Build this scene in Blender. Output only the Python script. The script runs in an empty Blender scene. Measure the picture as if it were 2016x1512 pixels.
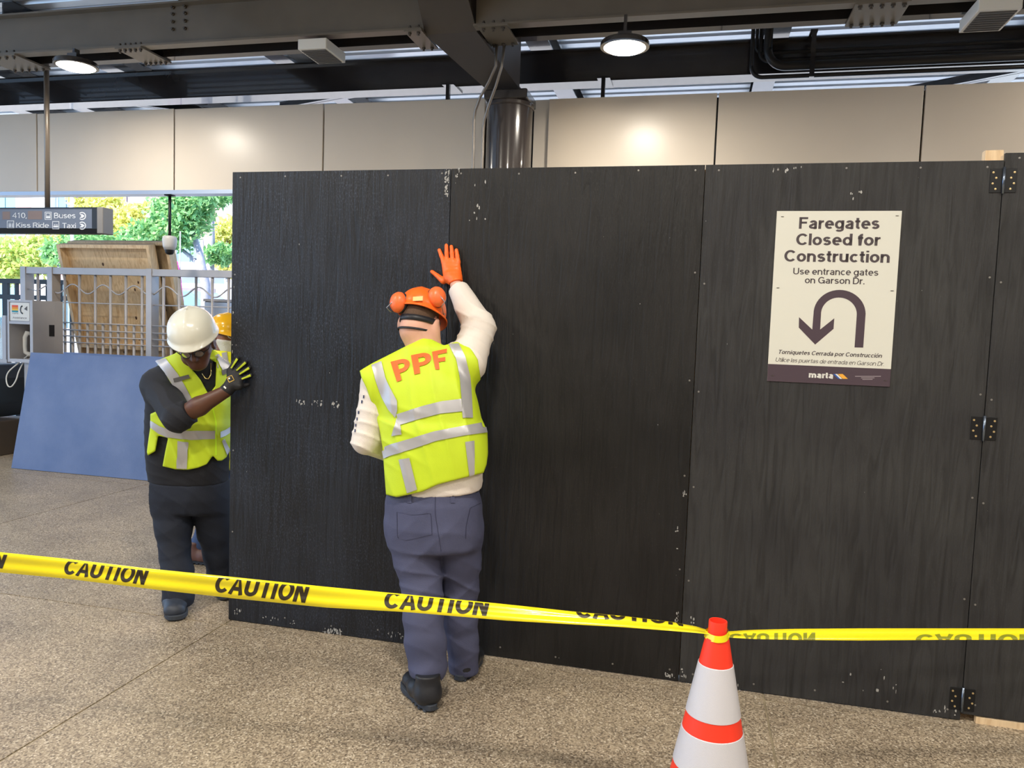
import bpy, bmesh, math, random
import numpy as np
from math import sin, cos, pi, radians, sqrt, atan2
from mathutils import Vector, Matrix
from mathutils.bvhtree import BVHTree

# ---------------------------------------------------------------- camera, world, sun, exposure
SC = bpy.context.scene
COL = SC.collection
FPX = 1500.0; PITCH = 0.07033664; ROLL = 0.03522789; CAMH = 1.65458484; TH = 0.23381814
_F = np.array([0, cos(PITCH), -sin(PITCH)]); _R0 = np.array([1, 0, 0.]); _U0 = np.array([0, sin(PITCH), cos(PITCH)])
_R = _R0*cos(ROLL)+_U0*sin(ROLL); _U = _U0*cos(ROLL)-_R0*sin(ROLL)
CO = np.array([0, 0, CAMH])
cam_d = bpy.data.cameras.new('camera'); cam = bpy.data.objects.new('camera', cam_d); COL.objects.link(cam)
cam_d.sensor_width = 36; cam_d.sensor_fit = 'HORIZONTAL'; cam_d.lens = 36*FPX/2016
cam_d.clip_start = 0.05; cam_d.clip_end = 500
M = Matrix.Identity(4)
for i in range(3):
    M[i][0] = _R[i]; M[i][1] = _U[i]; M[i][2] = -_F[i]; M[i][3] = CO[i]
cam.matrix_world = M
SC.camera = cam

wd = bpy.data.worlds.new('sky'); SC.world = wd; wd.use_nodes = True
nt = wd.node_tree; nt.nodes.clear()
bg = nt.nodes.new('ShaderNodeBackground'); wo = nt.nodes.new('ShaderNodeOutputWorld')
sky = nt.nodes.new('ShaderNodeTexSky'); sky.sky_type = 'HOSEK_WILKIE'; sky.turbidity = 3.0; sky.ground_albedo = 0.4
sky.sun_direction = Vector((-0.35, -0.45, 0.82)).normalized()
mixs = nt.nodes.new('ShaderNodeMix'); mixs.data_type = 'RGBA'; mixs.inputs[0].default_value = 0.6
mixs.inputs[7].default_value = (0.40, 0.64, 1.0, 1)
nt.links.new(sky.outputs[0], mixs.inputs[6]); nt.links.new(mixs.outputs[2], bg.inputs[0]); nt.links.new(bg.outputs[0], wo.inputs[0])
bg.inputs[1].default_value = 3.8
sun_d = bpy.data.lights.new('sun', 'SUN'); sun_d.energy = 12.0; sun_d.angle = 0.01; sun_d.color = (1, 0.95, 0.86)
sun = bpy.data.objects.new('sun', sun_d); COL.objects.link(sun)
sun.rotation_euler = Vector((-0.35, -0.62, 0.70)).to_track_quat('Z', 'Y').to_euler()
vs = SC.view_settings
SC.display_settings.display_device = 'sRGB'
vs.view_transform = 'Standard'; vs.look = 'None'; vs.gamma = 1.0; vs.use_curve_mapping = False
vs.exposure = 0.12

# ---------------------------------------------------------------- helpers
def ray(x, y): return _F+_R*(x-1008)/FPX-_U*(y-756)/FPX
DS = np.array([cos(TH), -sin(TH), 0]); DN = np.array([sin(TH), cos(TH), 0])
def W(s, n, z): return DS*s+DN*n+np.array([0, 0, z])
def JY(x, y, Y): d = ray(x, y); return CO+d*(Y/d[1])
def JN(x, y, n): d = ray(x, y); return CO+d*(n/(d@DN))
def JZ(x, y, z): d = ray(x, y); return CO+d*((z-CAMH)/d[2])
def SNZ(p): return np.array([p@DS, p@DN, p[2]])
def project(P):
    D = P-CO; w = D@_F
    return np.stack([1008+FPX*(D@_R)/w, 756-FPX*(D@_U)/w], -1), w

def tag(o, label=None, cat=None, group=None, kind=None):
    if label: o['label'] = label
    if cat: o['category'] = cat
    if group: o['group'] = group
    if kind: o['kind'] = kind
    return o
def empty(name, loc=(0, 0, 0), rz=0.0, parent=None):
    o = bpy.data.objects.new(name, None); o.empty_display_size = 0.1
    COL.objects.link(o); o.location = Vector([float(v) for v in loc]); o.rotation_euler = (0, 0, rz)
    if parent: o.parent = parent
    return o
def mkmesh(name, verts, faces, smooth=False):
    me = bpy.data.meshes.new(name)
    me.from_pydata([tuple(float(c) for c in v) for v in verts], [], [tuple(int(i) for i in f) for f in faces])
    if smooth: me.polygons.foreach_set('use_smooth', [True]*len(me.polygons))
    me.update(); return me
def link(name, me, mat=None, parent=None, loc=None, rot=None):
    o = bpy.data.objects.new(name, me); COL.objects.link(o)
    if mat and len(me.materials) == 0: me.materials.append(mat)
    if parent: o.parent = parent
    if loc is not None: o.location = Vector([float(v) for v in loc])
    if rot is not None: o.rotation_euler = rot
    return o
class MB:
    """collects shapes for ONE mesh"""
    def __init__(s): s.v = []; s.f = []
    def add(s, v, f):
        b = len(s.v); s.v += [tuple(map(float, p)) for p in v]; s.f += [tuple(i+b for i in q) for q in f]; return s
    def box(s, x0, x1, y0, y1, z0, z1):
        return s.add([(x0,y0,z0),(x1,y0,z0),(x1,y1,z0),(x0,y1,z0),(x0,y0,z1),(x1,y0,z1),(x1,y1,z1),(x0,y1,z1)],
                     [(0,3,2,1),(4,5,6,7),(0,1,5,4),(1,2,6,5),(2,3,7,6),(3,0,4,7)])
    def prism(s, poly, h0, h1, axis=2):
        """polygon (a,b) extruded; axis 2: (x,y)->z ; 1: (x,z)->y ; 0: (y,z)->x"""
        n = len(poly)
        def P(a, b, h): return (a, b, h) if axis == 2 else ((a, h, b) if axis == 1 else (h, a, b))
        v = [P(a, b, h0) for a, b in poly]+[P(a, b, h1) for a, b in poly]
        f = [tuple(range(n))[::-1], tuple(range(n, 2*n))]+[(i, (i+1) % n, n+(i+1) % n, n+i) for i in range(n)]
        return s.add(v, f)
    def tube(s, pts, r, seg=8, cap=True):
        pts = [np.array(p, float) for p in pts]; n = len(pts)
        rr = r if hasattr(r, '__len__') else [r]*n
        t = [pts[min(i+1, n-1)]-pts[max(i-1, 0)] for i in range(n)]
        t = [a/(np.linalg.norm(a)+1e-12) for a in t]
        up = np.array([0, 0, 1.]) if abs(t[0][2]) < .9 else np.array([1., 0, 0])
        u = np.cross(t[0], up); u /= np.linalg.norm(u)
        v = []
        for i in range(n):
            u = u-t[i]*(u@t[i]); u /= (np.linalg.norm(u)+1e-12); w = np.cross(t[i], u)
            for k in range(seg):
                a = 2*pi*k/seg; v.append(pts[i]+(u*cos(a)+w*sin(a))*rr[i])
        f = [(i*seg+k, i*seg+(k+1) % seg, (i+1)*seg+(k+1) % seg, (i+1)*seg+k) for i in range(n-1) for k in range(seg)]
        if cap: f += [tuple(range(seg))[::-1], tuple((n-1)*seg+k for k in range(seg))]
        return s.add(v, f)
    def lathe(s, prof, seg=24, c=(0, 0, 0), cap=True):
        v = [(c[0]+r*cos(2*pi*k/seg), c[1]+r*sin(2*pi*k/seg), c[2]+z) for r, z in prof for k in range(seg)]
        n = len(prof)
        f = [(i*seg+k, i*seg+(k+1) % seg, (i+1)*seg+(k+1) % seg, (i+1)*seg+k) for i in range(n-1) for k in range(seg)]
        if cap: f += [tuple(range(seg))[::-1], tuple((n-1)*seg+k for k in range(seg))]
        return s.add(v, f)
    def mesh(s, name, smooth=False): return mkmesh(name, s.v, s.f, smooth)
    def build(s, name, mat, parent=None, smooth=False, bevel=0, loc=None, rot=None, angle=None):
        o = link(name, s.mesh(name, smooth), mat, parent, loc, rot)
        if bevel:
            m = o.modifiers.new('bevel', 'BEVEL'); m.width = bevel; m.segments = 2; m.limit_method = 'ANGLE'
        if angle is not None:
            bpy_smooth(o.data, angle)
        return o
def bpy_smooth(me, ang):
    me.polygons.foreach_set('use_smooth', [True]*len(me.polygons))
    bm = bmesh.new(); bm.from_mesh(me)
    for e in bm.edges:
        if len(e.link_faces) == 2 and e.calc_face_angle(0) > ang: e.smooth = False
    bm.to_mesh(me); bm.free()
def copy_tree(o, parent=None):
    c = o.copy(); COL.objects.link(c); c.parent = parent
    for ch in list(o.children): copy_tree(ch, c)
    return c

# ---------------------------------------------------------------- materials
def srgb(r, g, b):
    f = lambda c: c/12.92 if c <= 0.04045 else ((c+0.055)/1.055)**2.4
    return (f(r/255), f(g/255), f(b/255), 1)
def base(name):
    m = bpy.data.materials.new(name); m.use_nodes = True
    n = m.node_tree.nodes; return m, n, m.node_tree.links, n['Principled BSDF']
def mat(name, col, rough=.6, metal=0, var=0.0, vscale=6, bump=0, bscale=40, spec=.5, stretch=None, coat=0, trans=0, ior=1.45):
    m, n, l, b = base(name)
    c = srgb(*col) if max(col) > 1 else (*col, 1)
    b.inputs['Base Color'].default_value = c; b.inputs['Roughness'].default_value = rough; b.inputs['Metallic'].default_value = metal
    b.inputs['Specular IOR Level'].default_value = spec; b.inputs['Coat Weight'].default_value = coat
    b.inputs['Transmission Weight'].default_value = trans; b.inputs['IOR'].default_value = ior
    if var or bump:
        tc = n.new('ShaderNodeTexCoord'); mp = n.new('ShaderNodeMapping'); l.new(tc.outputs['Object'], mp.inputs[0])
        if stretch: mp.inputs['Scale'].default_value = stretch
    if var:
        t = n.new('ShaderNodeTexNoise'); t.inputs['Scale'].default_value = vscale; t.inputs['Detail'].default_value = 6
        l.new(mp.outputs[0], t.inputs['Vector'])
        hs = n.new('ShaderNodeHueSaturation'); hs.inputs['Color'].default_value = c
        mr = n.new('ShaderNodeMapRange'); mr.inputs[1].default_value = .25; mr.inputs[2].default_value = .75
        mr.inputs[3].default_value = 1-var; mr.inputs[4].default_value = 1+var
        l.new(t.outputs[0], mr.inputs[0]); l.new(mr.outputs[0], hs.inputs['Value']); l.new(hs.outputs[0], b.inputs['Base Color'])
    if bump:
        t2 = n.new('ShaderNodeTexNoise'); t2.inputs['Scale'].default_value = bscale; t2.inputs['Detail'].default_value = 5
        l.new(mp.outputs[0], t2.inputs['Vector'])
        bp = n.new('ShaderNodeBump'); bp.inputs['Strength'].default_value = bump; bp.inputs['Distance'].default_value = .01
        l.new(t2.outputs[0], bp.inputs['Height']); l.new(bp.outputs[0], b.inputs['Normal'])
    return m
def emis(name, col, strength):
    m, n, l, b = base(name)
    b.inputs['Base Color'].default_value = (*col, 1); b.inputs['Emission Color'].default_value = (*col, 1); b.inputs['Emission Strength'].default_value = strength
    return m
def ramp(n, stops):
    r = n.new('ShaderNodeValToRGB'); e = r.color_ramp.elements
    while len(e) < len(stops): e.new(.5)
    for k, (p, c) in enumerate(stops): e[k].position = p; e[k].color = c if len(c) == 4 else (*c, 1)
    return r

def floor_material():
    m, n, l, b = base('exposed_aggregate')
    tc = n.new('ShaderNodeTexCoord')
    v = n.new('ShaderNodeTexVoronoi'); v.inputs['Scale'].default_value = 150; l.new(tc.outputs['Object'], v.inputs['Vector'])
    wn = n.new('ShaderNodeTexWhiteNoise'); l.new(v.outputs['Position'], wn.inputs['Vector'])
    r = ramp(n, [(0, srgb(112, 100, 86)), (.3, srgb(156, 142, 122)), (.55, srgb(176, 161, 138)), (.8, srgb(192, 177, 154)), (.95, srgb(214, 201, 178)), (1, srgb(232, 222, 204))])
    l.new(wn.outputs['Value'], r.inputs[0])
    t = n.new('ShaderNodeTexNoise'); t.inputs['Scale'].default_value = 1.6; t.inputs['Detail'].default_value = 8; t.inputs['Roughness'].default_value = .65
    l.new(tc.outputs['Object'], t.inputs['Vector'])
    r2 = ramp(n, [(.3, (.62, .61, .61)), (.55, (.84, .83, .82)), (.75, (.92, .90, .87))]); l.new(t.outputs[0], r2.inputs[0])
    mx = n.new('ShaderNodeMix'); mx.data_type = 'RGBA'; mx.blend_type = 'MULTIPLY'; mx.inputs[0].default_value = 1
    l.new(r.outputs[0], mx.inputs[6]); l.new(r2.outputs[0], mx.inputs[7]); l.new(mx.outputs[2], b.inputs['Base Color'])
    b.inputs['Roughness'].default_value = .42; b.inputs['Specular IOR Level'].default_value = .45
    bp = n.new('ShaderNodeBump'); bp.inputs['Strength'].default_value = .25; bp.inputs['Distance'].default_value = .004
    l.new(wn.outputs['Value'], bp.inputs['Height']); l.new(bp.outputs[0], b.inputs['Normal'])
    return m
def ply_material(name, col, col2, rough=.5, chips=True, spec=.5, fleck=None, fl0=.52, fl1=.72, grain=.35):
    """painted plywood: vertical grain relief, blotches, a few white chips"""
    m, n, l, b = base(name)
    tc = n.new('ShaderNodeTexCoord')
    oi = n.new('ShaderNodeObjectInfo')
    ad = n.new('ShaderNodeVectorMath'); ad.operation = 'MULTIPLY_ADD'; ad.inputs[1].default_value = (1, 1, 1)
    sc = n.new('ShaderNodeVectorMath'); sc.operation = 'SCALE'; sc.inputs[0].default_value = (7.3, 0, 3.1)
    l.new(oi.outputs['Random'], sc.inputs['Scale']); l.new(tc.outputs['Object'], ad.inputs[0]); l.new(sc.outputs[0], ad.inputs[2])
    mp = n.new('ShaderNodeMapping'); mp.inputs['Scale'].default_value = (1, 1, .09); l.new(ad.outputs[0], mp.inputs[0])
    g = n.new('ShaderNodeTexNoise'); g.inputs['Scale'].default_value = 26; g.inputs['Detail'].default_value = 8; g.inputs['Distortion'].default_value = 1.6
    l.new(mp.outputs[0], g.inputs['Vector'])
    g2 = n.new('ShaderNodeTexNoise'); g2.inputs['Scale'].default_value = 170; g2.inputs['Detail'].default_value = 3
    mp2 = n.new('ShaderNodeMapping'); mp2.inputs['Scale'].default_value = (1, 1, .25); l.new(ad.outputs[0], mp2.inputs[0]); l.new(mp2.outputs[0], g2.inputs['Vector'])
    t = n.new('ShaderNodeTexNoise'); t.inputs['Scale'].default_value = 2.2; t.inputs['Detail'].default_value = 6; l.new(ad.outputs[0], t.inputs['Vector'])
    mx = n.new('ShaderNodeMix'); mx.data_type = 'RGBA'; mx.inputs[6].default_value = srgb(*col); mx.inputs[7].default_value = srgb(*col2)
    r = ramp(n, [(.35, (0, 0, 0)), (.7, (1, 1, 1))]); l.new(t.outputs[0], r.inputs[0]); l.new(r.outputs[0], mx.inputs[0])
    last = mx.outputs[2]
    if fleck:
        fk = n.new('ShaderNodeTexNoise'); fk.inputs['Scale'].default_value = 210; fk.inputs['Detail'].default_value = 4; fk.inputs['Roughness'].default_value = .7
        mpf = n.new('ShaderNodeMapping'); mpf.inputs['Scale'].default_value = (1, 1, .35); l.new(ad.outputs[0], mpf.inputs[0]); l.new(mpf.outputs[0], fk.inputs['Vector'])
        rf = ramp(n, [(fl0, (0, 0, 0)), (fl1, (1, 1, 1))]); l.new(fk.outputs[0], rf.inputs[0])
        pt = n.new('ShaderNodeTexNoise'); pt.inputs['Scale'].default_value = 3.2; pt.inputs['Detail'].default_value = 5; l.new(ad.outputs[0], pt.inputs['Vector'])
        rp = ramp(n, [(.35, (.15, .15, .15)), (.65, (1, 1, 1))]); l.new(pt.outputs[0], rp.inputs[0])
        mm = n.new('ShaderNodeMath'); mm.operation = 'MULTIPLY'; l.new(rf.outputs[0], mm.inputs[0]); l.new(rp.outputs[0], mm.inputs[1])
        mf = n.new('ShaderNodeMix'); mf.data_type = 'RGBA'; mf.inputs[7].default_value = srgb(*fleck); l.new(mm.outputs[0], mf.inputs[0]); l.new(last, mf.inputs[6]); last = mf.outputs[2]
        # darker streaks of the grain
        rg = ramp(n, [(.30, (.62, .62, .62)), (.55, (1, 1, 1))]); l.new(g.outputs[0], rg.inputs[0])
        mg = n.new('ShaderNodeMix'); mg.data_type = 'RGBA'; mg.blend_type = 'MULTIPLY'; mg.inputs[0].default_value = 1; l.new(last, mg.inputs[6]); l.new(rg.outputs[0], mg.inputs[7]); last = mg.outputs[2]
    if chips:
        c = n.new('ShaderNodeTexNoise'); c.inputs['Scale'].default_value = 75; c.inputs['Detail'].default_value = 2
        mp3 = n.new('ShaderNodeMapping'); mp3.inputs['Scale'].default_value = (1, 1, .5); l.new(ad.outputs[0], mp3.inputs[0]); l.new(mp3.outputs[0], c.inputs['Vector'])
        rc = ramp(n, [(.775, (0, 0, 0)), (.79, (1, 1, 1))]); l.new(c.outputs[0], rc.inputs[0])
        m2 = n.new('ShaderNodeMix'); m2.data_type = 'RGBA'; m2.inputs[7].default_value = srgb(150, 150, 150)
        l.new(rc.outputs[0], m2.inputs[0]); l.new(last, m2.inputs[6]); last = m2.outputs[2]
    l.new(last, b.inputs['Base Color'])
    rr = n.new('ShaderNodeMapRange'); rr.inputs[3].default_value = rough-.1; rr.inputs[4].default_value = rough+.14; l.new(t.outputs[0], rr.inputs[0]); l.new(rr.outputs[0], b.inputs['Roughness'])
    b.inputs['Specular IOR Level'].default_value = spec
    bp = n.new('ShaderNodeBump'); bp.inputs['Strength'].default_value = grain; bp.inputs['Distance'].default_value = .02; l.new(g.outputs[0], bp.inputs['Height'])
    bp2 = n.new('ShaderNodeBump'); bp2.inputs['Strength'].default_value = .4; bp2.inputs['Distance'].default_value = .004; l.new(g2.outputs[0], bp2.inputs['Height'])
    l.new(bp.outputs[0], bp2.inputs['Normal']); l.new(bp2.outputs[0], b.inputs['Normal'])
    return m
def wood_material(name, a, bcol, knots=True):
    m, n, l, b = base(name)
    tc = n.new('ShaderNodeTexCoord'); mp = n.new('ShaderNodeMapping'); mp.inputs['Scale'].default_value = (1, 1, .12); l.new(tc.outputs['Object'], mp.inputs[0])
    w = n.new('ShaderNodeTexNoise'); w.inputs['Scale'].default_value = 16; w.inputs['Detail'].default_value = 8; w.inputs['Distortion'].default_value = 2.5; l.new(mp.outputs[0], w.inputs['Vector'])
    r = ramp(n, [(.3, srgb(*bcol)), (.5, srgb(*a)), (.72, srgb(*[min(255, c+12) for c in a]))]); l.new(w.outputs[0], r.inputs[0])
    l.new(r.outputs[0], b.inputs['Base Color'])
    b.inputs['Roughness'].default_value = .65
    bp = n.new('ShaderNodeBump'); bp.inputs['Strength'].default_value = .15; bp.inputs['Distance'].default_value = .004; l.new(w.outputs[0], bp.inputs['Height']); l.new(bp.outputs[0], b.inputs['Normal'])
    return m

MT = {}
MT['floor'] = floor_material()
MT['joint'] = mat('joint_filler', (150, 138, 115), .8, var=.2, vscale=20)
MT['steel_dark'] = mat('painted_steel', (112, 104, 92), .36, var=.12, vscale=3, bump=.04, bscale=60)
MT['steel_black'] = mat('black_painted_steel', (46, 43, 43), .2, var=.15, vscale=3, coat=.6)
MT['girder'] = mat('girder_paint', (84, 78, 74), .34, var=.1, vscale=3)
MT['deck'] = mat('metal_deck', (222, 226, 232), .38, metal=.55, var=.04, vscale=2)
MT['fascia'] = mat('cream_metal_panel', (218, 206, 190), .30, var=.03, vscale=1.5, spec=.5)
MT['alu'] = mat('aluminium', (170, 174, 182), .35, metal=.7)
MT['column'] = mat('column_paint', (60, 54, 52), .2, var=.1, vscale=4, coat=.5)
MT['ply'] = ply_material('black_plywood', (22, 24, 29), (34, 38, 47), .42, spec=.4, fleck=(84, 92, 112))
MT['ply_b'] = ply_material('black_plywood_smooth', (24, 24, 25), (36, 35, 35), .45, spec=.35, fleck=(74, 74, 78), fl0=.58, fl1=.78)
MT['ply_c'] = ply_material('charcoal_plywood', (46, 46, 48), (59, 59, 59), .55, spec=.3, fleck=(72, 72, 74), fl0=.55, fl1=.8, grain=.5)
MT['ply_blue'] = ply_material('slate_plywood', (88, 108, 152), (110, 128, 168), .5, chips=True, grain=.12)
MT['wood'] = wood_material('pine', (228, 196, 150), (204, 164, 116))
MT['wood_pale'] = wood_material('pine_pale', (230, 204, 166), (208, 174, 132))
MT['stainless'] = mat('brushed_stainless', (182, 179, 180), .45, metal=.18, var=.06, vscale=5)
MT['white'] = mat('white_plastic', (232, 230, 222), .4)
MT['grille'] = mat('grille_grey', (96, 94, 92), .6)
MT['black'] = mat('black_plastic', (24, 24, 26), .45)
MT['bolt'] = mat('bolt_steel', (92, 86, 80), .35, metal=.5)
MT['screw'] = mat('screw_brass', (214, 190, 140), .3, metal=.6)

# ---------------------------------------------------------------- structure: floor, roof, fascia
RZ = -TH
fl = empty('floor', (0, 0, 0), RZ); tag(fl, kind='structure', label='speckled exposed aggregate concrete floor with pale joints')
S0, N0, G = -2.42, 3.585, 2.81
mb = MB(); mb.box(-14.5, 9.5, -5, 9.25, -.12, -.004); mb.build('joint_bed', MT['joint'], fl)
mb = MB(); mb.box(.005, G-.005, .005, G-.005, -.05, 0.0)
slab_me = mb.mesh('floor_slab'); slab_me.materials.append(MT['floor'])
for i in range(-4, 4):
    for j in range(-3, 2):
        if S0+i*G < -14.5+.1 and False: continue
        o = link('floor_slab', slab_me, None, fl, (S0+i*G, N0+j*G, 0))
gr = MB(); gr.box(-90, 60, 9.25, 120, -.15, -.02)
tag(gr.build('ground_outside', mat('pale_paving', (186, 186, 184), .8, var=.15, vscale=.8), None, loc=(0, 0, 0), rot=(0, 0, RZ)), kind='structure', label='pale paved ground beyond the station fence')

# corrugated metal roof deck, ribs along s
NR0, NR1 = -5.0, 11.0; per = .19
prof = []
k = NR0
while k < NR1:
    prof += [(k, 4.60), (k+.11, 4.60), (k+.125, 4.645), (k+.175, 4.645)]; k += per
prof.append((k, 4.60))
v = []; f = []
for s in (-14.5, 9.5): v += [(s, a, z) for a, z in prof]
n = len(prof)
f = [(i, i+1, n+i+1, n+i) for i in range(n-1)]
top = len(v)
v += [(-14.5, NR0, 4.72), (9.5, NR0, 4.72), (9.5, k, 4.72), (-14.5, k, 4.72)]
f += [(top, top+1, top+2, top+3)]
ce = link('ceiling', mkmesh('ceiling', v, f), MT['deck'], None, (0, 0, 0), (0, 0, RZ))
tag(ce, kind='structure', label='pale corrugated metal roof deck above the beams')

def ibeam_n(name, n0, n1, z0, z1, s0, s1, webn, mat_, parent, tf=.016, tw=.012):
    mb = MB(); mb.box(s0, s1, n0, n1, z0, z0+tf); mb.box(s0, s1, n0, n1, z1-tf, z1); mb.box(s0, s1, webn-tw/2, webn+tw/2, z0+tf, z1-tf)
    return mb.build(name, mat_, parent)
# bolt mesh shared
mb = MB(); mb.lathe([(.0, 0), (.016, 0), (.016, .012), (.010, .016), (.010, .026), (0.0, .026)], 6, cap=False)
bolt_me = mb.mesh('bolt'); bolt_me.materials.append(MT['bolt'])
# twin beam A
bmA = empty('trim_1', (0, 0, 0), RZ); tag(bmA, kind='structure', label='twin grey steel channel beams with bolted batten plates under the roof')
for (a, b2) in ((-14, -2.28), (-1.84, 9)):
    mb = MB(); mb.box(a, b2, 5.96, 6.06, 4.05, 4.066); mb.box(a, b2, 5.96, 6.06, 4.40, 4.416); mb.box(a, b2, 6.035, 6.05, 4.066, 4.40)
    mb.build('channel_beam', MT['steel_dark'], bmA)
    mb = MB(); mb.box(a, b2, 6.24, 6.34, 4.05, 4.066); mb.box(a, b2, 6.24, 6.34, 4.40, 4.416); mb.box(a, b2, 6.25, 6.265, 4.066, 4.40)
    mb.build('channel_beam', MT['steel_black'], bmA)  # same steel as the near channel; shade of the gap put into its colour
plates = [(-6.68, .42, 5), (-5.17, .27, 5), (-2.42, .15, 2), (-1.80, .24, 3), (.98, .36, 5), (3.1, .36, 5)]
for s, w, nb in plates:
    mb = MB(); mb.box(s, s+w, 5.95, 6.36, 4.034, 4.05); mb.build('batten_plate', MT['steel_dark'], bmA)
    for q in range(nb):
        sx = s+w*(q+.5)/nb
        for nn in (5.985, 6.315):
            link('bolt', bolt_me, None, bmA, (sx, nn, 4.034), (pi, 0, 0))
        link('bolt', bolt_me, None, bmA, (sx, 5.985, 4.066))
for sx in (-4.635, -4.51):
    for z in (4.39, 4.335, 4.27, 4.205): link('bolt', bolt_me, None, bmA, (sx, 6.035, z), (pi/2, 0, 0))
for sx in (1.2, 1.32):
    for z in (4.35, 4.28, 4.21): link('bolt', bolt_me, None, bmA, (sx, 6.035, z), (pi/2, 0, 0))
# beam B
bmB = empty('trim_2', (0, 0, 0), RZ); tag(bmB, kind='structure', label='black steel beam spanning behind the twin beams at the column line')
for (a, b2) in ((-14, 9.4),):
    ibeam_n('wide_flange_beam', 7.40, 7.62, 4.05, 4.36, a, b2, 7.46, MT['steel_black'], bmB)
# beam C beyond the fascia
bmC = empty('trim_3', (0, 0, 0), RZ); tag(bmC, kind='structure', label='outer black steel edge beam beyond the cream fascia')
ibeam_n('edge_beam', 10.8, 11.0, 4.30, 4.57, -14, 9, 10.9, MT['steel_black'], bmC)
# purlins along n
for s in (-12.0, -9.2, -8.2, -6.55, -4.42, -1.62, .58, 2.95, 5.2, 7.4):
    if s in (-12.0, 7.4): pass
    pn0 = NR0+.1 if s in (-4.42, 2.95) else 6.1
    o = MB(); o.box(s-.11, s+.11, pn0, 10.9, 4.42, 4.432); o.box(s-.11, s+.11, pn0, 10.9, 4.585, 4.597); o.box(s-.006, s+.006, pn0, 10.9, 4.432, 4.585)
    tag(o.build('trim_4', MT['steel_black'], None, rot=(0, 0, RZ)), kind='structure', label='black roof purlin running from beam to beam under the metal deck')
# diagonal roof braces
for (a, b2) in (((-7.7, 8.2), (-5.6, 9.6)), ((-5.3, 8.95), (-3.5, 8.35)), ((2.0, 9.3), (3.2, 8.5))):
    mb = MB(); A = np.array([*a, 4.36]); B = np.array([*b2, 4.36]); d = (B-A)/np.linalg.norm(B-A); q = np.array([-d[1], d[0], 0])*.05
    u = np.array([0, 0, .012]); w = np.array([0, 0, .09])
    mb.add([A-q, B-q, B+q, A+q, A-q+u, B-q+u, B+q+u, A+q+u], [(0,3,2,1),(4,5,6,7),(0,1,5,4),(1,2,6,5),(2,3,7,6),(3,0,4,7)])
    q2 = q*.12
    mb.add([A-q2, B-q2, B+q2, A+q2, A-q2+w, B-q2+w, B+q2+w, A+q2+w], [(0,3,2,1),(4,5,6,7),(0,1,5,4),(1,2,6,5),(2,3,7,6),(3,0,4,7)])
    tag(mb.build('trim_5', MT['steel_black'], None, rot=(0, 0, RZ)), kind='structure', label='diagonal black steel roof brace above the cream fascia')
# cranked girder running over the column
gi = empty('trim_6', (0, 0, 0), RZ); tag(gi, kind='structure', label='cranked dark steel girder landing on the round column')
mb = MB()
secs = [(5.3, -2.27, -1.85, 4.585), (5.84, -2.27, -1.86, 4.24), (6.07, -2.28, -1.84, 4.046), (6.86, -1.885, -1.605, 3.765)]
for a, b2 in zip(secs[:-1], secs[1:]):
    va = [(a[1], a[0], a[3]), (a[2], a[0], a[3]), (a[2], a[0], a[3]+.02), (a[1], a[0], a[3]+.02)]
    vb = [(b2[1], b2[0], b2[3]), (b2[2], b2[0], b2[3]), (b2[2], b2[0], b2[3]+.02), (b2[1], b2[0], b2[3]+.02)]
    mb.add(va+vb, [(0,1,2,3),(7,6,5,4),(0,4,5,1),(1,5,6,2),(2,6,7,3),(3,7,4,0)])
mb.build('bottom_flange', MT['girder'], gi)
mb = MB()
for a, b2 in zip(secs[:-1], secs[1:]):
    for q in (0, 1):
        e = .07 if q == 0 else -.07
        s_a = a[1+q]+e; s_b = b2[1+q]+e; t_ = .014
        mb.add([(s_a, a[0], a[3]+.02), (s_a+t_, a[0], a[3]+.02), (s_b+t_, b2[0], b2[3]+.02), (s_b, b2[0], b2[3]+.02),
                (s_a, a[0], 4.6), (s_a+t_, a[0], 4.6), (s_b+t_, b2[0], 4.6), (s_b, b2[0], 4.6)], [(0,3,2,1),(4,5,6,7),(0,1,5,4),(1,2,6,5),(2,3,7,6),(3,0,4,7)])
mb.build('girder_web', MT['girder'], gi)
# gusset plate under twin beam beside girder
# column
co = empty('column', W(-1.727, 6.8, 0), RZ); tag(co, kind='structure', label='round glossy dark steel column rising behind the black hoarding')
mb = MB(); mb.lathe([(.205, 0), (.205, 3.635)], 40); mb.build('shaft', MT['column'], co, angle=.6)
mb = MB(); mb.lathe([(.212, 3.63), (.220, 3.64), (.220, 3.665), (.212, 3.675)], 40); mb.build('collar_ring', MT['column'], co, angle=.6)
mb = MB(); mb.box(-.195, .195, -.195, .195, 3.675, 3.76); mb.build('cap_block', MT['steel_black'], co, bevel=.012)
# conduits beside the column
for k, (pp, lab) in enumerate((([(978, 92, 6.33), (976, 130, 6.33), (962, 162, 6.35), (945, 192, 6.40), (936, 217, 6.44), (933, 238, 6.45), (932, 300, 6.45)], 'thin galvanised conduit bending down beside the column, farther from the column'),
                  ([(993, 92, 6.33), (988, 130, 6.33), (976, 170, 6.35), (963, 205, 6.40), (954, 235, 6.44), (951, 255, 6.45), (950, 300, 6.45)], 'thin galvanised conduit bending down beside the column, hugging the column'))):
    pts = [SNZ(JN(*q)) for q in pp]; pts[0][2] = 4.04; pts.append(np.array([pts[-1][0], pts[-1][1], 0]))
    mb = MB(); mb.tube(pts, .0125, 8)
    tag(mb.build('conduit', mat('galvanised', (140, 134, 128), .35, metal=.7), None, smooth=True, rot=(0, 0, RZ)), lab, 'conduit', 'conduits at the column')

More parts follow.
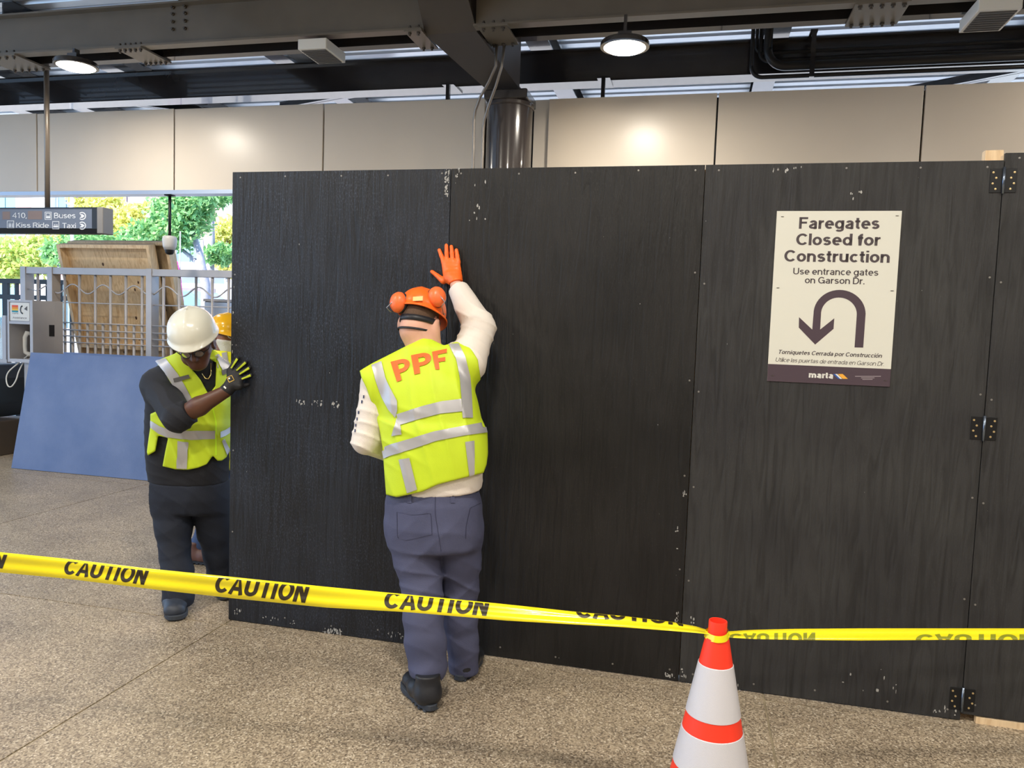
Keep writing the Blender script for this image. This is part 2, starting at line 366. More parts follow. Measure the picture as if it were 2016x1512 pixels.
# fascia
FN = 7.18
fa = empty('wall_back', (0, 0, 0), RZ); tag(fa, kind='structure', label='cream metal fascia panels hanging under the roof edge')
js = [-14.0, -12.5, -10.76, -9.01, -7.26, -5.495, -3.76, -2.065]
for k, (a, b2) in enumerate(zip(js[:-1], js[1:])):
    mb = MB(); mb.box(a+.008, b2-.008, FN, FN+.04, 3.02, 3.885-.006*max(0, k-2)); mb.build('fascia_panel', MT['fascia'], fa, bevel=.003)
mb = MB(); mb.box(-2.05, -1.90, FN+.04, FN+.08, 3.02, 3.84); mb.build('fascia_panel', MT['fascia'], fa)
mb = MB(); mb.box(-1.60, -1.44, FN+.06, FN+.10, 3.02, 3.84); mb.build('fascia_panel', MT['fascia'], fa)
js = [-1.455, .085, 1.77, 3.46, 5.2, 6.9, 9.4]
for a, b2 in zip(js[:-1], js[1:]):
    mb = MB(); mb.box(a+.008, b2-.008, FN, FN+.04, 3.02, 3.83); mb.build('fascia_panel', MT['fascia'], fa, bevel=.003)
mb = MB(); mb.box(-14, 9.4, FN+.10, FN+.14, 3.02, 3.82); mb.build('backing', MT['steel_black'], fa)
mb = MB(); mb.box(-14, -2.06, FN-.01, FN+.15, 2.98, 3.02); mb.build('bottom_flashing', MT['alu'], fa)
wl = MB(); wl.box(-9.5, 9.5, -5.2, -5.0, 0, 4.7); tag(wl.build('added_wall_front', mat('station_wall', (150, 140, 126), .6, var=.05), None, rot=(0, 0, RZ)), kind='structure', label='plain unseen station wall added behind the camera to block sky light')  # out-of-view wall added to block flat sky light from behind the camera
wl = MB(); wl.box(9.5, 9.7, -5.2, 9.2, 0, 4.7); tag(wl.build('added_wall_right', mat('added_wall_b', (150, 140, 126), .6, var=.05), None, rot=(0, 0, RZ)), kind='structure', label='plain unseen station wall added at the right to keep out sky light')  # second out-of-view wall, added to keep sky light off the right side
# hangers of the fascia
for x in (882, 1187):
    p = SNZ(JN(x, 190, FN+.12)); mb = MB(); mb.box(p[0]-.018, p[0]+.018, FN+.10, FN+.14, 3.8, 4.06); mb.box(p[0]-.06, p[0]+.06, FN+.10, FN+.40, 4.035, 4.05); mb.build('hanger', MT['steel_black'], fa)

# ---------------------------------------------------------------- ceiling lamps
lampglow = emis('lamp_lens', (1.0, .90, .74), 28)
def make_lamp(s, n, z, label, watts=None):
    r = empty('ceiling_lamp', W(s, n, z), RZ)
    tag(r, label, 'lamp', 'round ceiling lamps')
    mb = MB(); mb.lathe([(.0, .075), (.06, .075), (.10, .055), (.175, .045), (.185, .03), (.185, 0.004), (.165, 0.0), (.0, .0)], 36, cap=False); mb.build('housing', MT['steel_black'], r, angle=.6)
    mb = MB(); mb.lathe([(.0, -.022), (.08, -.020), (.135, -.012), (.16, 0.001), (.0, .001)], 36, cap=False); mb.build('lens', lampglow, r, smooth=True)
    mb = MB(); mb.box(-.05, .05, -.05, .05, .07, .11); mb.box(-.012, .012, -.03, .03, .10, max(.14, 4.05-z) if z < 4.05 else .30); mb.build('mount', MT['steel_black'], r)
    ld = bpy.data.lights.new('lamp_light', 'AREA'); ld.shape = 'DISK'; ld.size = .32; ld.energy = watts or LAMP_W; ld.color = (1.0, .92, .80); ld.spread = pi
    lo = bpy.data.objects.new('lamp_light', ld); COL.objects.link(lo); lo.parent = r; lo.location = (0, 0, -.03)
    return r
LAMP_W = 90
make_lamp(-.633, 5.95, 3.815, 'lit round lamp under the twin beam, over the middle of the hoarding', 38)
make_lamp(-5.58, 5.95, 3.895, 'lit round lamp beside the hanging direction sign pole', 38)
for s, n in ((-4.2, 1.2), (-.6, 1.2), (3.0, 1.2), (3.6, 6.2), (-4.2, -2.2), (-.6, -2.2), (3.0, -2.2), (6.4, 1.2), (-7.8, 1.2)):
    make_lamp(s, n, 4.28, 'lit round lamp hanging under the deck on the near side of the twin beam')
# stem arms for the two visible lamps -> housing touches the beam
# speaker boxes hung under the twin beam
def speaker_box(s0, s1, n0, n1, z0, z1, label):
    r = empty('speaker_box', W((s0+s1)/2, (n0+n1)/2, z0), RZ); tag(r, label, 'speaker', 'speaker boxes under the twin beam')
    w = (s1-s0)/2; d = (n1-n0)/2; h = z1-z0
    mb = MB(); mb.box(-w, w, -d, d, 0, h); mb.build('case', MT['white'], r, bevel=.006)
    mb = MB(); mb.box(-w*.85, w*.85, -d*.85, d*.85, -.004, .001); mb.build('grille', MT['grille'], r)
    for k in range(9):
        y = -d*.8+k*d*1.6/8
        mb = MB(); mb.box(-w*.83, w*.83, y-.006, y+.006, -.008, -.003); mb.build('louvre', MT['grille'], r)
    mb = MB(); mb.box(-.03, .03, -.03, .03, h, h+.04); mb.build('bracket', MT['steel_black'], r)
speaker_box(-3.36, -3.10, 5.94, 6.30, 3.935, 4.02, 'small white louvred box under the twin beam, between lamp and girder')
speaker_box(1.76, 2.03, 5.94, 6.34, 3.94, 4.03, 'small white louvred box under the twin beam beside the black pipes')

# black pipes along beam B at the right
pm = mat('pipe_black', (38, 36, 36), .4, var=.1)
def arc(cx, cz, r, a0, a1, n=8): return [(cx+r*cos(a0+(a1-a0)*i/n), cz+r*sin(a0+(a1-a0)*i/n)) for i in range(n+1)]
def pipe(sx, zb, rad, n, R, label):
    pts = [(sx, n, 4.58), (sx, n, zb+R)]+[(a, n, b) for a, b in arc(sx+R, zb+R, R, pi, 1.5*pi)]+[(8.8, n, zb)]
    mb = MB(); mb.tube(pts, rad, 10); o = mb.build('black_pipe', pm, None, smooth=True, rot=(0, 0, RZ)); tag(o, label, 'pipe', 'black pipes along the beam'); return o
pipe(.36, 3.975, .018, 7.26, .10, 'thin black pipe running lowest along the black beam')
pipe(.43, 4.13, .016, 7.31, .08, 'thin black pipe between the thick pipe and the beam web')
pipe(.49, 4.05, .038, 7.22, .16, 'thick black pipe bending along the black beam')
pipe(.40, 4.22, .016, 7.36, .06, 'thin black pipe running highest along the black beam')
r = empty('pipe_clamp', W(.86, 7.25, 3.93), RZ); tag(r, 'black strut clamp holding the pipes to the beam', 'clamp')
mb = MB(); mb.box(-.02, .02, -.10, -.075, 0, .40); mb.build('strut', MT['steel_black'], r)
mb = MB(); mb.box(-.03, .03, -.10, .14, .385, .40); mb.build('foot', MT['steel_black'], r)

# ---------------------------------------------------------------- black hoarding panels
NW = 3.6476; SW0 = float(SNZ(np.array([-1.52447, 4.11275, 0]))[0]); PW = 1.22; PH = 2.44
rnd = random.Random(4)
mb = MB(); mb.lathe([(0, -.0005), (.0045, -.0005), (.0045, .0016), (0, .002)], 8, cap=False); scr_me = mb.mesh('screw'); scr_me.materials.append(MT['screw'])
scr2 = scr_me.copy(); scr2.materials.clear(); scr2.materials.append(mat('screw_grey', (140, 138, 135), .35, metal=.5))
scuffm = mat('scuff_white', (170, 170, 168), .7, var=.2, vscale=60)
def scuff(parent, cx, cz, w, h, n, seed):
    r_ = random.Random(seed); mb = MB()
    for _ in range(n):
        x = cx+r_.uniform(-w, w)/2; z = cz+r_.uniform(-h, h)/2; a = r_.uniform(.001, .006); b = r_.uniform(.002, .011)
        pts = [(x+a*cos(t)*r_.uniform(.5, 1.2), z+b*sin(t)*r_.uniform(.5, 1.2)) for t in np.linspace(0, 2*pi, 7)[:-1]]
        k = len(mb.v); mb.add([(p, -.0006, q) for p, q in pts], [tuple(range(6))])
    o = mb.build('scuff_marks', scuffm, parent); o['kind'] = 'stuff'; return o
def panel(i, label, dz=0.0, gap=.0015, m='ply'):
    r = empty('hoarding_panel', W(SW0+i*PW, NW, dz), RZ); tag(r, label, 'plywood panel', 'black hoarding panels')
    mb = MB(); mb.box(gap, PW-gap, 0, .018, .004, PH); mb.build('sheet', MT[m], r, bevel=.0015)
    for z in (.006, 1.2, PH-.095):
        mb = MB(); mb.box(.09, PW-.09, .018, .056, z, z+.089); mb.build('rail', MT['wood_pale'], r)
    for x in (.0015, PW-.0905):
        mb = MB(); mb.box(x, x+.089, .018, .056, .006, PH-.004); mb.build('stud', MT['wood_pale'], r)
    if i < 2:
        mb = MB(); mb.box(PW-.045, PW+.045, .0565, .075, .01, PH-.01); mb.build('joint_batten', MT['wood_pale'], r)
    for x in (.06, .33, .62, .9, 1.16):
        link('screw', scr2, None, r, (x+rnd.uniform(-.02, .02), 0, PH-.025+rnd.uniform(-.005, .005)), (pi/2, 0, 0))
        link('screw', scr2, None, r, (x+rnd.uniform(-.02, .02), 0, .05+rnd.uniform(-.01, .01)), (pi/2, 0, 0))
    for z in (.5, .95, 1.4, 1.9):
        link('screw', scr2, None, r, (.022, 0, z), (pi/2, 0, 0)); link('screw', scr2, None, r, (PW-.022, 0, z+.05), (pi/2, 0, 0))
    return r
P = [panel(0, 'black plywood hoarding panel with a free edge, gripped by the worker in the white helmet'),
     panel(1, 'black plywood hoarding panel under the orange glove, next to the lettered vest', m='ply_b'),
     panel(2, 'black plywood hoarding panel carrying the white notice', m='ply_c'),
     panel(3, 'black plywood hoarding panel hung on hinges with a raised bottom edge', .03, m='ply_c')]
def pl(i, x, y): p = SNZ(JN(x, y, NW)); return p[0]-(SW0+i*PW), p[2]
for k, (i, x, y, w, h, n) in enumerate([(0, 880, 362, .02, .12, 26), (0, 640, 795, .16, .03, 22), (0, 590, 792, .06, .02, 10), (0, 655, 1243, .11, .03, 40), (0, 885, 345, .02, .06, 10),
    (0, 470, 1205, .05, .03, 6), (0, 530, 1218, .12, .02, 6), (0, 575, 1225, .06, .02, 4), (0, 460, 650, .03, .5, 6), (0, 780, 1250, .1, .03, 10),
    (1, 940, 400, .12, .22, 9), (1, 900, 350, .02, .1, 8), (1, 1352, 975, .015, .03, 6), (1, 1335, 1215, .02, .1, 10), (1, 1322, 1330, .06, .02, 10), (1, 1330, 1060, .02, .1, 4),
    (2, 1362, 1225, .02, .06, 6), (2, 1420, 1350, .2, .03, 26), (2, 1690, 385, .08, .05, 5), (2, 1550, 333, .2, .02, 8), (2, 1870, 1400, .12, .03, 10), (2, 1340, 1330, .03, .1, 8), (2, 1700, 1340, .3, .08, 8)]):
    a, z = pl(i, x, y); scuff(P[i], min(max(a, w/2+.01), PW-w/2-.01), z, w, h, n, k)
# hinges: part of the hung panel
blk = mat('hinge_black', (26, 27, 30), .45, metal=.3); zinc = mat('hinge_pin', (120, 132, 150), .25, metal=.9)
for z in (2.355, 1.305, .10):
    h = MB(); h.tube([(0, -.006, -.055), (0, -.006, .055)], .006, 8); ho = h.build('hinge', zinc, P[3], smooth=True, loc=(0.0, 0, z-.03))
    for sgn in (-1, 1):
        q = MB(); x0, x1 = (-.05, -.004) if sgn < 0 else (.004, .05)
        q.box(x0, x1, -.003, 0, -.05, .05); q.build('leaf', blk, ho, bevel=.001)
        for j in range(4):
            link('screw', scr_me, None, ho, (sgn*(.028 if j % 2 else .040), -.003, .034-j*.023), (pi/2, 0, 0))
a, z = pl(3, 1960, 1418)
sill = MB(); sill.box(.06, PW, -.003, .02, 0, .028); o = sill.build('sill_board', MT['wood_pale'], None, loc=W(SW0+3*PW, NW, 0), rot=(0, 0, RZ)); tag(o, 'pale timber sill under the hinged hoarding panel', 'timber')
tb = MB(); tb.box(-.05, .02, .078, .118, 0, 2.50); tb.box(.02, .12, .078, .118, 0, .12); o = tb.build('timber_post', MT['wood_pale'], None, loc=W(SW0+3*PW, NW, 0), rot=(0, 0, RZ)); tag(o, 'pale timber post standing behind the hinge joint of the hoarding', 'timber')  # low foot block added to stop light leaking under the hinged panel

# ---------------------------------------------------------------- lettering helpers
def _arc(cx, cy, rx, ry, a0, a1, n=14): return [(cx+rx*cos(radians(a0+(a1-a0)*i/n)), cy+ry*sin(radians(a0+(a1-a0)*i/n))) for i in range(n+1)]
def glyph(c, w):
    """plain grotesque letters drawn as pen strokes; cap height 1; returns strokes, advance"""
    h = w/2; X = .73; e = _arc
    bowl = e(.29, X/2, .29-h, X/2-h, 0, 360, 22)
    def S_(W_, T):
        ry = (T-w)/4*.96; y1 = T-h-ry; y2 = h+(T-w)/2-ry; ry2 = (y1-ry-h)/2
        return [e(W_/2, y1, W_/2-h-.01, ry, 25, 270)+e(W_/2, h+ry2, W_/2-h, ry2, 90, -155)]
    arch = lambda x0, x1: [(x0, .40)]+e((x0+x1)/2, .42, (x1-x0)/2, X-.42-h, 180, 0)+[(x1, 0)]
    D = {
    'o': ([bowl], .58), 'c': ([e(.28, X/2, .28-h, X/2-h, 45, 315, 20)], .53), 'e': ([[(h, .37), (.57-h, .37)]+e(.285, X/2, .285-h, X/2-h, 2, 310, 20)], .57),
    'd': ([bowl, [(.58-h, 0), (.58-h, 1)]], .60), 'b': ([bowl, [(h, 0), (h, 1)]], .60), 'p': ([bowl, [(h, -.24), (h, X)]], .60), 'q': ([bowl, [(.58-h, -.24), (.58-h, X)]], .60),
    'g': ([bowl, [(.58-h, X), (.58-h, .02)]+e(.30, -.02, .28-h, .22-h, 0, -150)], .60),
    'a': ([e(.27, .50, .24-h, .23-h, 165, 0)+[(.51-h, 0)], [(.51-h, .42), (.26, .39)]+e(.22, .21, .22-h, .20-h, 100, 275)+[(.38, .07), (.51-h, .18)]], .55),
    'r': ([[(h, 0), (h, X)], [(h, .38)]+e(.30+h*.5, .42, .30-h*.5, X-.42-h, 180, 92)], .35), 'n': ([[(h, 0), (h, X)], arch(h, .55-h)], .57), 'm': ([[(h, 0), (h, X)], arch(h, .44), arch(.44, .88-h)], .90),
    'u': ([[(h, X), (h, .3)]+e(.275, .28, .275-h, .28-h, 180, 360)+[(.55-h, X)], [(.55-h, X), (.55-h, 0)]], .57), 'h': ([[(h, 0), (h, 1)], arch(h, .55-h)], .57),
    't': ([[(.15, .93), (.15, .2)]+e(.28, .17, .13, .17-h, 180, 275), [(0, X-h), (.31, X-h)]], .33), 'f': ([[(.14, 0), (.14, .8)]+e(.29, .80, .15, .2-h, 180, 90), [(0, X-h), (.31, X-h)]], .31),
    's': (S_(.5, X), .51), 'l': ([[(h, 0), (h, 1)]], w), 'i': ([[(h, 0), (h, X)], [(h, .86), (h, 1)]], w), 'x': ([[(h*.8, 0), (.52-h*.8, X)], [(h*.8, X), (.52-h*.8, 0)]], .52),
    'F': ([[(h, 0), (h, 1)], [(h, 1-h), (.56, 1-h)], [(h, .53), (.50, .53)]], .58), 'C': ([e(.38, .5, .38-h, .5-h, 40, 320, 24)], .72), 'U': ([[(h, 1), (h, .35)]+e(.34, .33, .34-h, .33-h, 180, 360)+[(.68-h, 1)]], .70),
    'G': ([e(.39, .5, .39-h, .5-h, 40, 335, 24), [(.44, .46), (.77-h, .46), (.77-h, 0)]], .79), 'D': ([[(h, 0), (h, 1)], [(h, 1-h), (.32, 1-h)]+e(.32, .5, .37-h, .5-h, 90, -90)+[(h, h)]], .70),
    'T': ([[(0, 1-h), (.62, 1-h)], [(.31, 0), (.31, 1-h)]], .62), 'A': ([[(h*.7, 0), (.35, 1-h*.4), (.70-h*.7, 0)], [(.16, .31), (.54, .31)]], .70), 'I': ([[(h, 0), (h, 1)]], w+.04), 'O': ([e(.39, .5, .39-h, .5-h, 0, 360, 28)], .79),
    'N': ([[(h, 0), (h, 1)], [(.66-h, 0), (.66-h, 1)], [(h, 1-h*.6), (.66-h, h*.6)]], .68), 'K': ([[(h, 0), (h, 1)], [(h, .36), (.60-h*.5, 1)], [(.24, .56), (.64-h*.5, 0)]], .66),
    'B': ([[(h, 0), (h, 1)], [(h, 1-h), (.33, 1-h)]+e(.33, .765, .24-h, .235-h, 90, -90)+[(h, .53)], [(h, .53), (.35, .53)]+e(.35, .265+h*.5, .27-h, .265-h*.5, 90, -90)+[(h, h)]], .64),
    'R': ([[(h, 0), (h, 1)], [(h, 1-h), (.36, 1-h)]+e(.36, .745, .27-h, .255-h, 90, -90)+[(h, .49)], [(.40, .48), (.62-h*.5, 0)]], .68),
    '4': ([[(.42, 0), (.42, 1), (.03, .30), (.56, .30)]], .58), '1': ([[(.10, .76), (.26, .97), (.26, 0)]], .46), '0': ([e(.28, .5, .28-h, .5-h, 0, 360, 22)], .56), '.': ([[(h, 0), (h, w)]], w), ',': ([[(h, w*.9), (h, 0), (h*.4, -.14)]], w)}
    if c == 'ó': return [bowl, [(.27, .84), (.38, 1.0)]], .58
    if c == ' ': return [], .20
    return D[c]
def text_geo(txt, bold=0.0, shear=0.0, width=None, height=None):
    """flat letter mesh, origin at left baseline; scaled to width x cap height"""
    w = .115+bold*3.2; v = []; f = []; x = 0
    for c in txt:
        st, adv = glyph(c, w)
        for pl_ in st:
            p = np.array(pl_, float); t = np.diff(p, axis=0); t /= (np.linalg.norm(t, axis=1)[:, None]+1e-9)
            n_ = np.stack([-t[:, 1], t[:, 0]], -1); nn = np.vstack([n_[:1], n_[:-1]+n_[1:], n_[-1:]]); 
            if np.allclose(p[0], p[-1]): nn[0] = nn[-1] = n_[0]+n_[-1]
            ln = np.linalg.norm(nn, axis=1); nn = nn/(ln[:, None]+1e-9); sc = np.ones(len(p)); sc[1:-1] = np.minimum(1.6, 2/np.maximum(ln[1:-1], .6))
            k = len(v)
            for q, m_, s_ in zip(p, nn, sc): v += [(x+q[0]+m_[0]*w/2*s_, q[1]+m_[1]*w/2*s_), (x+q[0]-m_[0]*w/2*s_, q[1]-m_[1]*w/2*s_)]
            f += [(k+2*i, k+2*i+1, k+2*i+3, k+2*i+2) for i in range(len(p)-1)]
        x += adv+.055
    v = np.array(v); v[:, 0] += shear*v[:, 1]; v[:, 0] -= v[:, 0].min()
    if width: v[:, 0] *= width/v[:, 0].max()
    if height: v[:, 1] *= height
    return v, f
def flat_text(name, txt, x, z, w, h, y, m, parent, bold=0.0, shear=0.0, rot=0.0):
    v, f = text_geo(txt, bold, shear, w, h)
    if rot: c, s = cos(rot), sin(rot); v = np.stack([v[:, 0]*c-v[:, 1]*s, v[:, 0]*s+v[:, 1]*c], -1)
    return link(name, mkmesh(name, [(x+a, y, z+b) for a, b in v], f), m, parent)
def clip_geo(v, f, ymin=None, ymax=None, xcuts=(), ycuts=()):
    bm = bmesh.new(); vs_ = [bm.verts.new((a, b, 0)) for a, b in v]
    for q in f:
        try: bm.faces.new([vs_[i] for i in q])
        except ValueError: pass
    for co, no in ([((0, ymax, 0), (0, 1, 0))] if ymax is not None else [])+([((0, ymin, 0), (0, -1, 0))] if ymin is not None else []):
        bmesh.ops.bisect_plane(bm, geom=bm.verts[:]+bm.edges[:]+bm.faces[:], plane_co=co, plane_no=no, clear_outer=True)
    for x in xcuts:
        bmesh.ops.bisect_plane(bm, geom=bm.verts[:]+bm.edges[:]+bm.faces[:], plane_co=(x, 0, 0), plane_no=(1, 0, 0))
    for y in ycuts:
        bmesh.ops.bisect_plane(bm, geom=bm.verts[:]+bm.edges[:]+bm.faces[:], plane_co=(0, y, 0), plane_no=(0, 1, 0))
    bm.verts.index_update()
    v2 = np.array([(p.co.x, p.co.y) for p in bm.verts]).reshape(-1, 2); f2 = [tuple(p.index for p in q.verts) for q in bm.faces]; bm.free()
    return v2, f2
def smooth_path(pts, k):
    p = [np.array(q, float) for q in pts]; p = [2*p[0]-p[1]]+p+[2*p[-1]-p[-2]]; out = []
    for i in range(1, len(p)-2):
        for j in range(k):
            t = j/k; out.append(.5*((2*p[i])+(p[i+1]-p[i-1])*t+(2*p[i-1]-5*p[i]+4*p[i+1]-p[i+2])*t*t+(3*p[i]-p[i-1]-3*p[i+1]+p[i+2])*t**3))
    out.append(p[-2]); return out
def flat_poly(name, pts, y, m, parent): return link(name, mkmesh(name, [(a, y, b) for a, b in pts], [tuple(range(len(pts)))]), m, parent)

# ---------------------------------------------------------------- notice on panel
ink = mat('print_grey', (74, 66, 70), .6); ink2 = mat('print_plum', (72, 58, 68), .6); paper = mat('notice_white', (214, 214, 204), .5)
wht = mat('print_white', (225, 225, 220), .6)
SX, SZ = .326, 1.465; SGW, SGH = .515, .765
no = empty('notice_sign', W(SX, NW, SZ), RZ); tag(no, 'white notice with a looping arrow and plum footer screwed to the black panel', 'sign')
mb = MB(); mb.box(0, SGW, -.004, -.0007, 0, SGH); mb.build('board', paper, no)
FH = .078
flat_poly('footer_band', [(0, 0), (SGW, 0), (SGW, FH), (0, FH)], -.0045, ink2, no)
def S2(cx, cy):  # notice crop pixel (1194x1512 view) -> board coords
    p = SNZ(JN(1500+cx/3.98, 400+cy/3.98, NW)); return p[0]-SX, p[2]-SZ
def ntext(t, x0, x1, yb, hpx, m, bold, shear=0.0):
    a = S2(x0, yb); b = S2(x1, yb); flat_text('lettering', t, a[0], (a[1]+b[1])/2, b[0]-a[0], hpx/3.98*.00233, -.0046, m, no, bold, shear)
ntext('Faregates', 288, 918, 203, 88, ink, .018)
ntext('Closed for', 265, 925, 332, 88, ink, .018)
ntext('Construction', 172, 998, 463, 88, ink, .018)
ntext('Use entrance gates', 243, 910, 564, 50, ink, .008)
ntext('on Garson Dr.', 334, 802, 632, 50, ink, .008)
ntext('Torniquetes Cerrada por Construcción', 130, 940, 1196, 32, ink, .012, .2)
ntext('Utilice las puertas de entrada en Garson Dr.', 105, 955, 1258, 32, ink, -.006, .2)
ntext('marta', 365, 555, 1370, 46, wht, .032)
cx, cy, r0, r1 = 602, 862, 204, 140
pts = []
for t in np.linspace(0, pi, 25): pts.append((cx+5+r0*cos(t), 885-r0*sin(t)))
left = [(393, 990), (290, 893), (288, 975), (416, 1108), (560, 985), (566, 902), (455, 990)]
outer = [(792, 1132)]+[(cx+5+r0*cos(t)*1.0, 868-(868-680)*sin(t)) for t in np.linspace(0, pi, 25)]+left
inner = [(cx+r1*cos(t), 870-(870-740)*sin(t)) for t in np.linspace(pi, 0, 25)]+[(724, 1130)]
arrow = [S2(*q) for q in outer+inner]
flat_poly('arrow', arrow[::-1], -.0046, ink2, no)
for k, (c_, x0) in enumerate((((40, 90, 170), 556), ((225, 226, 222), 572), ((232, 168, 60), 592))):
    w_ = 16 if k == 1 else 30 if k == 0 else 40
    flat_poly('logo_stripe', [S2(x0, 1338), S2(x0+40, 1376), S2(x0+40+w_, 1376), S2(x0+w_, 1338)], -.0047-.0001*k, mat('logo%d' % k, c_, .6), no)
for k, (a, b) in enumerate(((728, 930), (775, 880), (785, 865))):
    y = 1355+k*12; p0 = S2(a, y+4); p1 = S2(b, y+4)
    flat_poly('fine_print', [p0, p1, (p1[0], p1[1]+.003), (p0[0], p0[1]+.003)], -.0047, mat('fine_print', (150, 140, 146), .6), no)
for q in ((160, 107), (1058, 100), (125, 664), (1018, 687), (82, 1350), (965, 1390)):
    a = S2(*q); mb = MB(); mb.box(a[0]-.006, a[0]+.006, -.0062, -.004, a[1]-.0012, a[1]+.0012); mb.build('staple', MT['bolt'], no)

# ---------------------------------------------------------------- traffic cone and tape
CX, CY = .716, 2.485
cone = empty('traffic_cone', (CX, CY, 0), .25); tag(cone, 'orange traffic cone with two reflective collars and caution tape tied round its neck', 'cone')
ora = mat('cone_orange', (250, 62, 40), .45, var=.04); refl = mat('cone_reflective', (206, 206, 214), .34, metal=.0, bump=.15, bscale=420)
def cr_(z): return .030+(.70-z)*(.158-.030)/.66
prof = [(cr_(.0)+.006, .03)]+[(cr_(z), z) for z in np.linspace(.04, .655, 14)]+[(.0305, .66), (.0305, .708), (.0295, .712), (.026, .712), (.024, .65), (.06, .30)]
mb = MB(); mb.lathe(prof, 40, cap=False); mb.build('body', ora, cone, angle=.7)
for z0, z1 in ((.398, .566), (.222, .340)):
    mb = MB(); mb.lathe([(cr_(z0), z0-.002), (cr_(z0)+.0022, z0)]+[(cr_(z)+.0022, z) for z in np.linspace(z0, z1, 8)]+[(cr_(z1)+.0022, z1), (cr_(z1), z1+.002)], 40, cap=False); mb.build('reflective_collar', refl, cone, angle=.7)
mb = MB(); mb.prism([(.18*cos(t)+.0, .18*sin(t)) for t in np.linspace(pi/8, 2*pi+pi/8, 9)[:-1]], 0, .03); mb.build('base', MT['black'], cone, bevel=.006)

tapeY = mat('tape_yellow', (238, 222, 30), .22, spec=.6, coat=.3); tapeK = mat('tape_black', (48, 40, 26), .4); tapeG = mat('tape_ghost', (134, 138, 36), .4)
tp = empty('caution_tape', (CX, CY, 0)); tag(tp, 'yellow caution tape with black lettering stretched across and tied to the cone', 'tape')
def ribbon(rows, name, m):
    """rows: list of cross rows (each list of points)"""
    k = len(rows[0]); v = [p for r in rows for p in r]; f = [(i*k+j, i*k+j+1, (i+1)*k+j+1, (i+1)*k+j) for i in range(len(rows)-1) for j in range(k-1)]
    v = [np.array(p)-np.array([CX, CY, 0]) for p in v]
    return link(name, mkmesh(name, v, f, True), m, tp)
# px: (x, ytop, ybottom, Y, twist depth of the top edge)
LT = [(-320, 1052, 1092, 2.98), (-150, 1069, 1110, 2.94), (0, 1087, 1127, 2.90), (128, 1099.6, 1139, 2.865), (300, 1120, 1160, 2.82), (460, 1136, 1178, 2.775), (640, 1155, 1196, 2.72), (800, 1170, 1205, 2.67), (1000, 1190, 1222, 2.61),
      (1140, 1205, 1230, 2.57), (1230, 1213, 1235, 2.545), (1320, 1224, 1242, 2.52), (1370, 1233, 1246, 2.49), (1397, 1241, 1249, 2.47)]
RT = [(1431, 1243, 1255, 2.465), (1480, 1240, 1258, 2.47), (1560, 1238, 1260, 2.48), (1700, 1237, 1261, 2.50), (1850, 1237, 1260, 2.53), (2016, 1237, 1260, 2.56), (2300, 1238, 1261, 2.62)]
def tape_pt(T, xs, v, lift=0.0):
    X = [a[0] for a in T]; yt = np.interp(xs, X, [a[1] for a in T]); yb = np.interp(xs, X, [a[2] for a in T]); Y = np.interp(xs, X, [a[3] for a in T])
    # the tape is nearly full 76 mm wide; what does not show is leaned away from the viewer
    h = (yb-yt)/FPX*Y; dep = sqrt(max(.0, .0762**2-min(h, .0762)**2))
    bow = .006*sin(pi*v)+.0035*sin(3*pi*v)
    return JY(xs, yb+(yt-yb)*v, Y+dep*v*.8-bow-lift)
xsL = np.concatenate([np.linspace(-320, 1300, 70), np.linspace(1310, 1397, 14)])
def run_on(rows, at_end):
    """carry the tape on straight past the frame"""
    a, b = (rows[-1], rows[-9]) if at_end else (rows[0], rows[8])
    d = np.mean(a, 0)-np.mean(b, 0); d[2] = 0; d *= 3.5/np.linalg.norm(d); e = [np.array(p)+d for p in a]
    return rows+[e] if at_end else [e]+rows
ribbon(run_on([[tape_pt(LT, x, v) for v in np.linspace(0, 1, 17)] for x in xsL], False), 'tape_span', tapeY)
xsR = np.linspace(1431, 2300, 50)
ribbon(run_on([[tape_pt(RT, x, v) for v in np.linspace(0, 1, 13)] for x in xsR], True), 'tape_span', tapeY)
rows = []
for t in np.linspace(0, 2*pi, 33):
    rows.append([(CX+(.0385+.0025*sin(3*t)-dz*.25)*cos(t), CY+(.0385+.0025*sin(3*t)-dz*.25)*sin(t), .667+.005*sin(t+1)+dz) for dz in (-.011, -.004, .004, .010)])
ribbon(rows, 'knot_wrap', tapeY)
def tape_text(T, x0, x1, v0a, v1a, v0b, v1b, vmin, vmax, m, flip=False, txt='CAUTION', slant=0.0):
    v, f = text_geo(txt, .028, 0, 1.0, 1.0)
    if flip: v = v*np.array([1, -1])+np.array([0, 1])
    # bring v-range to tape coordinates before clipping
    xx = v[:, 0]; yy = v[:, 1]
    b0 = v0a+(v0b-v0a)*xx; b1 = v1a+(v1b-v1a)*xx
    g = np.stack([xx, b0+(b1-b0)*yy], -1)
    g, f = clip_geo(g, f, vmin, vmax, [i/14 for i in range(1, 14)], [i/(16 if T is LT else 12) for i in range(1, 16)])
    P3 = [tape_pt(T, x0+(x1-x0)*a+slant*(b-.5), b, .0012)-np.array([CX, CY, 0]) for a, b in g]
    link('lettering', mkmesh('lettering', P3, f), m, tp)
tape_text(LT, -165, 9, .22, .98, .2, 1.0, .03, .90, tapeK, slant=14)
tape_text(LT, 126, 288, .22, 1.02, .16, 1.06, .03, .88, tapeK, slant=14)
tape_text(LT, 423, 605, .20, 1.06, .12, 1.1, .03, .90, tapeK, slant=12)
tape_text(LT, 756, 960, .14, 1.10, .18, 1.35, .03, .94, tapeK, slant=8)
tape_text(LT, 1133, 1345, .55, 1.9, .72, 2.0, .03, .99, tapeK)
tape_text(RT, 1436, 1605, -.45, .62, -.45, .66, .02, .97, tapeG, flip=True)
tape_text(RT, 1803, 2040, -.45, .50, -.45, .50, .02, .97, tapeG, flip=True)

